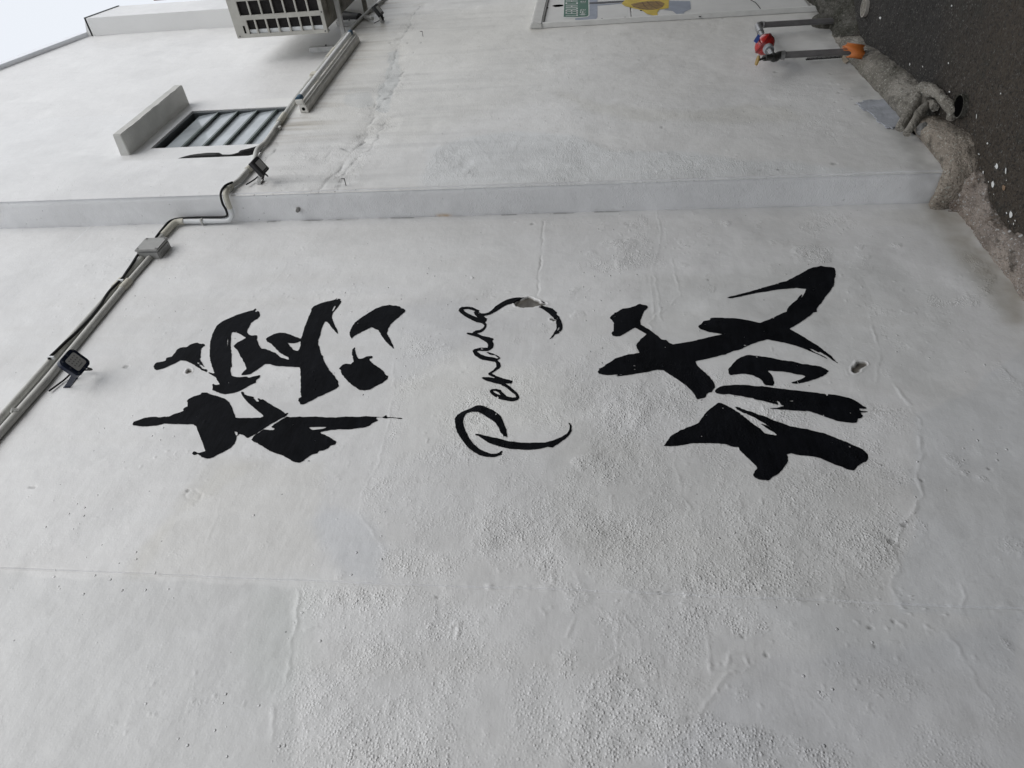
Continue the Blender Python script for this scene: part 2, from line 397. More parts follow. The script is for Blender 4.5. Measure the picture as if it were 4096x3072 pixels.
CRACK0 = [  # (line, height (+ridge, -groove), width)
    ("1173,478 1168,560 1160,640", -.004, .004), ("1420,460 1428,520 1405,600 1412,680", .0025, .005),
    ("1450,560 1470,640 1400,700 1425,740", .003, .006), ("1405,560 1422,640 1428,690", .003, .004),
    ("1926,829 1956,864 1966,884 1986,909 1991,979 1976,1029 1996,1079 1951,1129 1926,1189 1941,1229 1926,1269 1951,1314", .004, .008),
    ("1856,892 1900,886 1926,889 1966,879", -.006, .004), ("1880,700 1890,720 1900,780 1890,830", .003, .006),
    ("1516,1309 1531,1379 1536,1449 1560,1462 1590,1455", .004, .005),
    ("1226,1379 1241,1329 1290,1312 1336,1345 1336,1409 1306,1429 1250,1425", .003, .004),
    ("1340,1320 1376,1369 1386,1414 1426,1424 1436,1489", .003, .004),
    ("1258,1520 1290,1470 1340,1465 1362,1490 1350,1530 1310,1545", .004, .005),
    ("1571,1460 1531,1515 1516,1540 1456,1558 1360,1572", .005, .006),
    ("1566,1440 1575,1418 1608,1416 1624,1438 1600,1456 1572,1458", .004, .004),
    ("855,770 850,860 838,930 820,1000 790,1060 776,1110 800,1140 832,1190 818,1250", .002, .005),
    ("645,1275 640,1330 632,1390 615,1470 590,1520 582,1600", .003, .008),
    ("1690,1480 1750,1500 1800,1560", .002, .004), ("2030,1200 2080,1170 2140,1160 2200,1150", .002, .003),
    ("2078,1320 2085,1290 2070,1260 2110,1250 2135,1246", .003, .003), ("2045,1370 2080,1410 2110,1480 2150,1530", .0025, .005),
    ("400,1070 420,1060 440,1070 430,1085 405,1080 400,1070", -.002, .003), ("440,1250 445,1180 470,1120 480,1070", .0015, .003),
    ("1480,1075 1490,1100 1478,1130", .003, .005), ("1455,950 1460,1010 1470,1050 1475,1090", .002, .003),
    ("1225,1210 1240,1230 1250,1260", .004, .012), ("975,1350 990,1340 985,1380", .006, .008), ("660,1362 685,1358", .006, .006),
    ("840,1535 845,1515 830,1560 800,1565", .004, .006), ("560,640 600,600 640,540", .001, .004)]
CHIP0 = ["E1:1065,225 1110,190 1200,150 1290,120 1370,130 1430,165 1500,205 1590,235 1500,270 1400,272 1310,290 1200,295 1090,265",
         "E1:1650,490 1680,470 1740,480 1742,500 1725,520 1690,522 1680,500",
         "C5:2090,380 2110,350 2150,330 2180,290 2215,285 2330,290 2345,320 2300,360 2240,380 2220,430 2150,460 2110,430",
         "T1:862,1220 880,1160 920,1150 962,1155 945,1210 890,1232"]
ORG = {'T1': (530, 1190), 'T2': (1083, 1190), 'T3': (530, 1500), 'T4': (1083, 1500), 'C1': (2380, 1050), 'C2': (2933, 1050),
       'C3': (2380, 1465), 'C4': (2933, 1530), 'C5': (2880, 1380), 'E1': (1790, 1160), 'E2': (1790, 1450)}
def trace(s):
    out = []
    for seg in s.split('|'):
        k, pts = seg.split(':'); ox, oy = ORG[k]
        for t in pts.split():
            x, y = map(float, t.split(',')); p = onY(ox + x / 3.998, oy + y / 3.998); out.append((p[0], p[2]))
    return out
CHIPS = [trace(s) for s in CHIP0]
PITS0 = [(72, 1055, 14, 5), (273, 795, 9, 6), (1930, 1340, 7, 4), (1880, 1355, 8, 4), (1605, 1375, 6, 4), (1425, 1282, 9, 3), (1950, 1136, 9, 7),
         (1925, 1170, 9, 9), (1150, 485, 6, 4), (2135, 1015, 3, 2), (1990, 1040, 3, 2), (945, 1290, 4, 2), (407, 1062, 6, 3), (1530, 604, 4, 3), (1655, 1415, 6, 4), (1890, 1395, 5, 4)]

def relief0(X, Z):
    h = .005 * fbm(X, Z, .9, 2, 3) + .0035 * fbm(X, Z, .22, 3, 11) * (.4 + 1.0 * sst(2.3, 1.2, Z))
    R = np.full(X.shape, .07)
    for s, a, so in ROUGH0:
        P = np.array(W2(s)); bb = (X > P[:, 0].min() - .1) & (X < P[:, 0].max() + .1) & (Z > P[:, 1].min() - .1) & (Z < P[:, 1].max() + .1)
        if not bb.any(): continue
        d = sdist(X[bb], Z[bb], P) + .02 * fbm(X[bb], Z[bb], .08, 2, 31)
        R[bb] = np.maximum(R[bb], a * sst(so * 1.6 + .01, -so * 1.6 - .02, d) * np.clip(.55 + 1.1 * fbm(X[bb], Z[bb], .17, 3, 41), .08, 1.2))
    cl = sst(.18, .45, fbm(X, Z, .16, 4, 141)) * sst(.0, .35, fbm(X, Z, .6, 2, 142) + .25) * sst(2.4, 1.5, Z)
    R = np.maximum(R, .8 * cl)
    cl2 = sst(.40, .62, fbm(X, Z, .085, 4, 143)) * (.35 + .4 * sst(2.6, 1.6, Z)); R = np.maximum(R, .5 * cl2)
    h = h + R * (.0042 * fbm(X, Z, .13, 4, 4) + .0024 * fbm(X, Z, .055, 3, 5) + .0012 * fbm(X, Z, .016, 2, 6))
    # step between the two plaster fields at x = 1.01
    e = X - 1.012 - .006 * fbm(X * 0, Z, .35, 3, 71)
    h = h + .0045 * sst(-.0015, .0015, e) - .0012 * np.exp(-(e / .002) ** 2) * (fbm(X, Z, .05, 2, 8) > -.2)
    # crumbly ridge runs down that seam on the lower half
    h = h + .003 * np.exp(-(e / .015) ** 2) * np.clip(fbm(X, Z, .03, 2, 9), 0, 1) * sst(2.2, 1.9, Z)
    for s, a, w in CRACK0:
        P = np.array(W2(s)); bb = (X > P[:, 0].min() - .06) & (X < P[:, 0].max() + .06) & (Z > P[:, 1].min() - .06) & (Z < P[:, 1].max() + .06)
        if not bb.any(): continue
        x, z = X[bb], Z[bb]; j = .010 * fbm(x, z, .035, 3, 51); k = .010 * fbm(x, z, .035, 3, 61)
        d = ldist(x + j, z + k, P)
        h[bb] += a * (.55 if a > 0 else .9) * np.exp(-(d / max(.0034, w * .55)) ** 2) * (.55 + .6 * fbm(x, z, .05, 2, 55))
    # scattered flecks of old paint and trowel nicks
    fl = sst(.58, .75, fbm(X, Z, .013, 2, 81)) * sst(.15, .4, fbm(X, Z, .3, 2, 82) + .15 * (Z < 1.8))
    h = h + .0016 * fl
    return h, R
def tint0(X, Z):
    T = np.ones(X.shape + (3,)) * WHITE
    T *= (1 - .06 * np.clip(fbm(X * 5, Z * .7, .5, 4, 301), 0, 1))[..., None] ** np.array([.9, 1, 1.2])
    for s, c, so in TINT0:
        P = np.array(W2(s)); bb = (X > P[:, 0].min() - .15) & (X < P[:, 0].max() + .15) & (Z > P[:, 1].min() - .15) & (Z < P[:, 1].max() + .15)
        if not bb.any(): continue
        d = sdist(X[bb], Z[bb], P) + .03 * fbm(X[bb], Z[bb], .15, 3, 91)
        k = sst(so, -so, d)[:, None]; T[bb] *= 1 + (np.array(c) - 1) * k
    # grime along the crease with the pilaster and the foot
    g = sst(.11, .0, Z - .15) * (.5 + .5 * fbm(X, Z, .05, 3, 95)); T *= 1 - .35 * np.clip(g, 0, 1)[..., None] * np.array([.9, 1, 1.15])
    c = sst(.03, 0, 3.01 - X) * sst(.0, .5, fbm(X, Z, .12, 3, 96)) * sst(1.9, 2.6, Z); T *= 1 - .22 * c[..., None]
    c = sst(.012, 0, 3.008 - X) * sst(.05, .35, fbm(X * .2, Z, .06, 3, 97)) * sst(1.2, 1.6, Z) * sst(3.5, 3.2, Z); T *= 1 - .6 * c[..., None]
    return T
def apply_marks(X, Z, h, T, chips, pits, Y=0.):
    for P in chips:
        P = np.array(P); bb = (X > P[:, 0].min() - .03) & (X < P[:, 0].max() + .03) & (Z > P[:, 1].min() - .03) & (Z < P[:, 1].max() + .03)
        if not bb.any(): continue
        d = sdist(X[bb], Z[bb], P) + .007 * fbm(X[bb], Z[bb], .022, 3, 21); k = sst(.002, -.003, d)
        n = fbm(X[bb], Z[bb], .03, 3, 22)
        h[bb] += k * (-.007 + .002 * n) ; T[bb] = T[bb] * (1 - k[:, None]) + k[:, None] * np.array([.115, .106, .092]) * (1 + .7 * n[:, None]); rim = np.exp(-((d - .003) / .0035) ** 2); h[bb] += .0025 * rim; T[bb] *= (1 + .12 * rim)[:, None]
    for x, y, a, b in pits:
        p = onY(x * K, y * K, Y); r1 = abs(onY((x + a) * K, y * K, Y)[2] - p[2]); r2 = abs(onY(x * K, (y + b) * K, Y)[0] - p[0])
        bb = (abs(X - p[0]) < .1) & (abs(Z - p[2]) < .1)
        if not bb.any(): continue
        r1 = max(r1 * .8, .006); r2 = max(r2 * .8, .006)
        d = np.sqrt(((X[bb] - p[0]) / r2) ** 2 + ((Z[bb] - p[2]) / r1) ** 2) + .3 * fbm(X[bb], Z[bb], .02, 2, 23)
        k = sst(1.0, .6, d); h[bb] -= .0022 * k; T[bb] *= (1 - .34 * k)[:, None]

def grid_mesh(name, Xg, Zg, vertfn, M, parent, rough=None, tint=None, flip=False, smooth=True):
    nx, nz = len(Xg), len(Zg)
    XX, ZZ = np.meshgrid(Xg, Zg)
    co = vertfn(XX, ZZ).reshape(-1, 3)
    i = np.arange(nx * nz).reshape(nz, nx)
    q = np.stack([i[:-1, :-1], i[:-1, 1:], i[1:, 1:], i[1:, :-1]], -1).reshape(-1, 4)
    if flip: q = q[:, ::-1]
    return raw_mesh(name, co, q, M, parent, rough, tint, smooth)
def raw_mesh(name, co, q, M, parent, rough=None, tint=None, smooth=True):
    me = bpy.data.meshes.new(name); nf = len(q); w = q.shape[1]
    me.vertices.add(len(co)); me.vertices.foreach_set('co', np.ascontiguousarray(co, dtype=np.float32).ravel())
    me.loops.add(nf * w); me.loops.foreach_set('vertex_index', np.ascontiguousarray(q, dtype=np.int32).ravel())
    me.polygons.add(nf); me.polygons.foreach_set('loop_start', np.arange(0, nf * w, w, dtype=np.int32)); me.polygons.foreach_set('loop_total', np.full(nf, w, dtype=np.int32))
    me.polygons.foreach_set('use_smooth', np.full(nf, smooth))
    if rough is not None:
        at = me.attributes.new('rough', 'FLOAT', 'POINT'); at.data.foreach_set('value', np.ascontiguousarray(rough, dtype=np.float32).ravel())
    if tint is not None:
        t = np.ones((len(co), 4), np.float32); t[:, :3] = np.asarray(tint).reshape(-1, 3)
        at = me.attributes.new('tint', 'FLOAT_COLOR', 'POINT'); at.data.foreach_set('color', t.ravel())
    me.update(calc_edges=True); me.validate()
    return link(name, me, M, parent)

# ================================================================== THE BUILDING
house = thing('shophouse', 'white plastered building side wall with pilaster, louvred window and black brush lettering', 'building', (3.0, 0, 0))
XP = 3.01; YP = -.15                                # pilaster left face, proud plane
def ledge(X): return np.interp(X, [3.0, 3.2, 3.6, 4.3, 5.6, 8], [3.385, 3.385, 3.42, 3.455, 3.495, 3.50])
def rooftop(X): return 6.61 - .354 * (X - 5.73)

# --- main wall, fine field in view
dx = .004
Xg = np.unique(np.round(np.concatenate([np.arange(.30, XP - .002, dx), np.arange(.985, 1.04, .00125), [XP]]), 6)); Zg = np.arange(-.05, 4.2 + 1e-6, dx)
XX, ZZ = np.meshgrid(Xg, Zg)
H0, R0_ = relief0(XX, ZZ); T0 = tint0(XX, ZZ); apply_marks(XX, ZZ, H0, T0, CHIPS, PITS0)
fade = sst(0, .25, 4.2 - ZZ); Hm = H0 * (.25 + .75 * fade)
edge = sst(0, .03, ZZ + .05) * 1.0
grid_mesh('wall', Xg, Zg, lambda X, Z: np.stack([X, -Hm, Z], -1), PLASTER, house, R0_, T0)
# --- the same wall above and to the left, coarser
def coarse(name, x0, x1, z0, z1, Y, top=None, st=.03, seed=5, parent=house, tintm=(1, 1, 1), rough=.10, botf=None):
    Xg = np.linspace(x0, x1, max(2, int((x1 - x0) / st) + 1)); V = np.linspace(0, 1, max(2, int((z1 - z0) / st) + 1))
    XX, VV = np.meshgrid(Xg, V)
    zt = top(XX) if top else np.full(XX.shape, z1)
    zb = botf(XX) if botf else np.full(XX.shape, z0)
    Z = zb + VV * (zt - zb)
    h = .004 * fbm(XX, Z, .7, 3, seed)
    em = np.minimum(np.minimum(XX - x0, x1 - XX), np.minimum(Z - zb, zt - Z)); h = h * sst(0, .15, em)
    T = np.ones(XX.shape + (3,)) * WHITE * np.array(tintm)
    T = T * (1 + .03 * fbm(XX * .6, Z * 1.5, .5, 4, seed + 7))[..., None]
    co = np.stack([XX, Y - h, Z], -1).reshape(-1, 3)
    i = np.arange(XX.size).reshape(XX.shape)
    q = np.stack([i[:-1, :-1], i[:-1, 1:], i[1:, 1:], i[1:, :-1]], -1).reshape(-1, 4)
    return raw_mesh(name, co, q, PLASTER, parent, np.full(XX.shape, rough), T)
coarse('wall', .30, XP, 4.2, 9, 0, top=rooftop, seed=15)
coarse('wall', -9, .30, -.05, 12, 0, top=rooftop, st=.1, seed=25)

# --- pilaster: left flank (faces -X) and its front above the ledge
def flank(name, X0, y0, y1, z0, ztop, st=.012, seed=1):
    Yg = np.linspace(y1, y0, 20); Z = np.arange(z0, ztop, st)
    YY, ZZ = np.meshgrid(Yg, Z)
    h = .003 * fbm(YY, ZZ, .25, 3, seed) + .0016 * fbm(YY, ZZ, .05, 3, seed + 2) * sst(3.6, 3.0, ZZ)
    e = np.minimum(YY - y0, y1 - YY); h = h * sst(0, .02, e)
    xx = X0 - h
    corner = sst(.030, 0, YY - y0); xx = xx + .009 * corner * corner + .004 * corner * fbm(YY * 0, ZZ, .08, 3, 66)
    T = np.ones(YY.shape + (3,)) * WHITE * np.array([1.03, 1.035, 1.045])
    T *= (1 - .10 * np.clip(fbm(YY, ZZ, .3, 4, seed + 5), 0, 1) * sst(1.2, 3.2, ZZ))[..., None]
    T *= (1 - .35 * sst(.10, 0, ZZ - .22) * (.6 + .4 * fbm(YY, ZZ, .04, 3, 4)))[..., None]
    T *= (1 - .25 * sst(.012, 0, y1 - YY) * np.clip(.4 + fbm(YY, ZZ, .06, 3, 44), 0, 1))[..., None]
    pr_ = onX(1775, 864, X0); ru = np.exp(-((ZZ - pr_[2]) / .035) ** 2 - ((YY - pr_[1]) / .010) ** 2) * np.clip(.6 + fbm(YY, ZZ, .02, 2, 9), 0, 1); T *= 1 - ru[..., None] * np.array([.35, .6, .85])
    co = np.stack([xx, YY, ZZ], -1).reshape(-1, 3)
    i = np.arange(YY.size).reshape(YY.shape); q = np.stack([i[:-1, :-1], i[:-1, 1:], i[1:, 1:], i[1:, :-1]], -1).reshape(-1, 4)
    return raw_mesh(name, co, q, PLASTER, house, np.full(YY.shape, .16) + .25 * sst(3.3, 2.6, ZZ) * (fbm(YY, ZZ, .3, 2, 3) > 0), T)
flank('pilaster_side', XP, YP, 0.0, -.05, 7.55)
coarse('pilaster', XP, 3.45, 3.385, 7.5, YP, top=lambda X: rooftop(X) - .002, botf=ledge, seed=35)
obj('pilaster_return', [(3.45, YP, 3.41), (3.45, 0, 3.41), (3.45, 0, 7.41), (3.45, YP, 7.41)], [(0, 1, 2, 3)], M_PLAIN, house)

# --- lower wall to the right (same plane as the pilaster front)
YL = YP
ROUGH1 = [("950,310 1060,290 1240,300 1400,330 1700,350 1900,370 2030,372 2030,400 900,420 900,380", .8, .03),
          ("700,60 1100,60 1300,180 1500,240 1750,230 1800,300 1400,300 1000,280 900,330 860,400 640,440 700,300 770,150", .35, .1),
          ("1600,160 1750,150 1900,300 2020,400 1990,430 1800,330", .5, .06),
          ("640,300 760,170 830,190 760,330 680,430 560,430", .55, .05)]
TINT1 = [("925,320 1000,296 1060,284 1240,296 1330,330 1480,326 1600,342 1700,350 1850,372 2035,372 2035,400 900,440 905,380", (1.00, 1.018, 1.035), .03),
         ("1200,200 1400,240 1540,240 1620,220 1700,230 1740,250 1700,270 1560,262 1380,262 1260,240", (.93, .925, .90), .05),
         ("640,60 1180,0 1180,200 900,300 760,300 640,280", (.95, .945, .925), .15),
         ("1180,70 1620,40 1640,180 1500,220 1180,220", (.945, .94, .93), .12),
         ("838,115 858,110 865,160 835,240 815,235 830,180", (.88, .90, .92), .008),
         ("745,205 790,200 800,225 775,232 750,225", (.91, .925, .94), .01),
         ("1860,210 1900,225 1960,275 1950,278 1880,250", (.80, .80, .80), .02),
         ("1680,100 1830,120 1950,280 2030,372 2030,400 1960,330 1860,220 1760,150", (.86, .86, .845), .06)]
CRACK1 = [("905,10 880,60 858,100 848,150 820,200 800,250", -.005, .007), ("870,150 850,200 815,230 795,290 760,330 700,400 650,450", -.007, .010),
          ("832,260 800,320 770,340 745,370 720,440", -.006, .008), ("700,340 720,320 760,330 790,300", -.004, .006), ("980,330 1000,340 1010,370", .003, .006),
          ("1300,420 1500,395 1800,385 2020,372", .002, .012), ("1020,300 1060,350 1100,340", .003, .008), ("600,300 590,330 575,345", -.003, .005)]
PITS1 = [(832, 213, 6, 2.5), (840, 211, 5, 2), (843, 92, 5, 2), (880, 93, 4, 2), (893, 113, 2, 2), (866, 163, 2, 2), (780, 310, 6, 2), (778, 337, 5, 2), (910, 92, 3, 2),
         (788, 302, 2, 2), (805, 276, 3, 2), (1235, 192, 3, 1.5), (1257, 255, 3, 2), (1800, 354, 9, 4), (1642, 367, 6, 2.5), (1682, 366, 9, 3), (1560, 40, 4, 2), (1675, 156, 7, 2.5), (1793, 160, 4, 1.6),
         (1812, 200, 5, 2), (1840, 214, 5, 2), (1850, 225, 4, 2), (1803, 220, 4, 2), (1820, 192, 6, 2), (747, 400, 3, 3), (745, 397, 5, 1.5), (1430, 275, 2, 5), (1850, 470, 5, 2), (1380, 130, 2, 1.5)]
X1 = np.concatenate([np.arange(XP, 4.6, .007), np.arange(4.6, 6.955, .012)]); V1 = np.linspace(0, 1, 500)
XX, VV = np.meshgrid(X1, V1); ZZ = -.05 + VV * (ledge(XX) + .05)
h = .005 * fbm(XX, ZZ, .8, 3, 103) + .0018 * fbm(XX, ZZ, .15, 3, 107)
R = np.full(XX.shape, .16)
def W2L(s): return np.array(W2(s, YL))
for s, a, so in ROUGH1:
    d = sdist(XX, ZZ, W2L(s)) + .03 * fbm(XX, ZZ, .1, 2, 111); R = np.maximum(R, a * sst(so, -so, d) * (.7 + .5 * fbm(XX, ZZ, .2, 2, 112)))
for s, a, w in CRACK1[:5]:
    d = ldist(XX + .05 * fbm(XX, ZZ, .15, 3, 131), ZZ + .05 * fbm(XX, ZZ, .15, 3, 132), W2L(s)); R = np.maximum(R, 1.0 * sst(.13, .02, d) * (.6 + .7 * fbm(XX, ZZ, .1, 2, 133)))
    h -= .006 * sst(.10, .0, d) * (.5 + fbm(XX, ZZ, .12, 3, 134))
h += R * (.0020 * fbm(XX, ZZ, .06, 3, 113) + .0009 * fbm(XX, ZZ, .02, 2, 114))
CK = np.zeros(XX.shape)
for s, a, w in CRACK1:
    d = ldist(XX + .03 * fbm(XX, ZZ, .09, 4, 115), ZZ + .03 * fbm(XX, ZZ, .09, 4, 116), W2L(s)); h += .45 * a * np.exp(-(d / w) ** 2) * (.6 + .6 * fbm(XX, ZZ, .06, 2, 117)); CK = np.maximum(CK, (a < 0) * np.exp(-(d / .006) ** 2) * np.clip(.3 + 1.2 * fbm(XX, ZZ, .05, 2, 118), 0, 1))
h += .002 * sst(.55, .7, fbm(XX, ZZ, .02, 2, 118)) * sst(.1, .4, fbm(XX, ZZ, .4, 2, 119))
T = np.ones(XX.shape + (3,)) * WHITE * np.array([.965, .96, .945])
for s, c, so in TINT1:
    d = sdist(XX, ZZ, W2L(s)) + .05 * fbm(XX, ZZ, .2, 3, 121); T *= 1 + (np.array(c) - 1) * sst(so, -so, d)[..., None]
T *= (1 - .55 * CK)[..., None]
# soot streaks washed down from the conduit and lamp
stn = np.clip(fbm(XX * 9, ZZ * .5, .30, 4, 123) + .15, 0, 1)
dn = ledge(XX) - ZZ
ln = .22 + .38 * vnoise(XX * 16, XX * 0, 124)
T *= (1 - .75 * stn * sst(ln, 0, dn) * sst(3.4, 3.9, XX))[..., None] ** np.array([.85, .97, 1.15])
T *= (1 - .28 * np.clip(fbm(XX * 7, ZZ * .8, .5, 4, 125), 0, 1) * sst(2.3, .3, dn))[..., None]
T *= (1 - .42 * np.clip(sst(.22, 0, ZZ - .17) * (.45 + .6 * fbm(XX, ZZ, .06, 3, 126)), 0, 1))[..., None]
T *= (1 - .10 * sst(4.2, 5.6, XX))[..., None] ** np.array([.9, 1, 1.25])
apply_marks(XX, ZZ, h, T, [], PITS1, YL)
h *= sst(0, .02, XX - XP)
co = np.stack([XX, YL - h + .009 * sst(.026, 0, XX - XP) ** 2, ZZ], -1).reshape(-1, 3)
i = np.arange(XX.size).reshape(XX.shape)
q = np.stack([i[:-1, :-1], i[:-1, 1:], i[1:, 1:], i[1:, :-1]], -1).reshape(-1, 4)
raw_mesh('lower_wall', co, q, PLASTER, house, R, T)
lx = np.linspace(3.45, 6.95, 40)
obj('ledge_top', [(x, YL, float(ledge(x))) for x in lx] + [(x, 0.0, float(ledge(x)) + .01) for x in lx], [(k, k + 1, k + 41, k + 40) for k in range(39)], M_PLAIN, house)

# --- recessed upper wall with the window opening
wx0, wx1, wz1 = 3.965, 4.562, 4.352
coarse('upper_wall', 3.45, wx0, 3.41, 7, 0, top=rooftop, seed=45)
coarse('upper_wall', wx0, wx1, wz1, 7, 0, top=rooftop, seed=46)
coarse('upper_wall', wx1, 6.95, 3.41, 7, 0, top=rooftop, seed=47, tintm=(.99, .985, .98))
MB().box((3.75, .0, 3.30), (wx0, .30, 4.40)).box((wx1, .0, 3.30), (4.72, .30, 4.40)).box((wx0, .004, wz1), (wx1, .30, wz1 + .12)).build('window_reveal', M_PLAIN, house)
# right-hand pilaster and the building's end
coarse('pilaster', 6.58, 6.95, 3.50, 7, YP, top=lambda X: rooftop(X) - .05, seed=55)
flankz = float(rooftop(6.58) - .05)
obj('pilaster_return', [(6.58, 0, 3.5), (6.58, YP, 3.5), (6.58, YP, flankz), (6.58, 0, flankz + .05)], [(0, 1, 2, 3)], M_PLAIN, house)
ze = float(rooftop(6.95) - .05)
obj('end_wall', [(6.95, YP, -.05), (6.95, 6, -.05), (6.95, 6, ze), (6.95, YP, ze)], [(0, 1, 2, 3)], M_PLAIN, house)
# eaves flashing along the sloping top
def slope_strip(name, x0, x1, yo, up, th, M, dz=0.):
    mb = MB(); a = np.array([x0, yo, rooftop(x0) + dz]); b = np.array([x1, yo, rooftop(x1) + dz])
    mb.prism([a + (0, -th, -.012), b + (0, -th, -.012), b + (0, -th, up), a + (0, -th, up)], (0, th + .25, 0)); return mb.build(name, M, house)
slope_strip('flashing', -9, XP - .0, 0, .05, .03, M_FLASH)
slope_strip('flashing', XP, 3.45, YP, .05, .03, M_FLASH)
slope_strip('flashing', 3.451, 6.579, 0, .055, .035, M_FLASH)
slope_strip('flashing', 6.58, 6.95, YP, .004, .006, M_FRAMEW, -.05)
# window canopy
cz0, cz1 = 4.437, 4.492; ncp = 24
mb = MB(); ce = []
for k in range(ncp + 1):
    x = 3.872 + (4.705 - 3.872) * k / ncp; j = .004 * float(fbm(np.array([x]), np.array([0.]), .05, 3, 7)[0])
    ce.append([(x, .01, cz0), (x, -.128 + j, cz0 + .002), (x, -.131 + j, cz1 + j), (x, .01, cz1 + .01)])
v = [p for s in ce for p in s]; f = []
for k in range(ncp):
    for a in range(4): f.append((k * 4 + a, k * 4 + (a + 1) % 4, k * 4 + 4 + (a + 1) % 4, k * 4 + 4 + a))
f += [(0, 1, 2, 3), (ncp * 4 + 3, ncp * 4 + 2, ncp * 4 + 1, ncp * 4)]
can = mb.add(v, f).build('window_canopy', None, house, bevel=.004)
can.data.materials.append(mat('canopy plaster', (.60, .60, .575), .7, bump=.002, bscale=70, var=.12, vscale=9))
# louvred window
win = MB().box((wx0 + .001, .20, 3.3), (wx1 - .001, .21, wz1)).build('window', M_DARK, house)
MB().box((wx0, .012, 3.3), (wx0 + .006, .06, wz1)).box((wx1 - .026, .006, 3.3), (wx1, .06, wz1)).box((wx0 + .006, .008, wz1 - .012), (wx1 - .026, .05, wz1)).build('frame', M_FRAMEW, win)
me_l = None
for k in range(7):
    zc = 4.235 - k * .137; t = radians(7)
    if me_l is None:
        c = np.array([0, 0, 0.]); ay = np.array([0, cos(t), -sin(t)]); az = np.array([0, sin(t), cos(t)])
        b_ = MB().obox(c, (.285, 0, 0), ay * .003, az * .062)
        lo = b_.build('louvre', M_GLASS, win); me_l = lo.data
        e_ = MB().obox(c - az * .074, (.285, 0, 0), ay * .006, az * .0085); eo = e_.build('louvre_edge', M_EDGE, win); me_e = eo.data
    else:
        lo = bpy.data.objects.new('louvre', me_l); COL.objects.link(lo); lo.parent = win
        eo = bpy.data.objects.new('louvre_edge', me_e); COL.objects.link(eo); eo.parent = win
    for o in (lo, eo): o.location = Vector((4.256, .022, zc)) - house.location * 0 - win.location - house.location

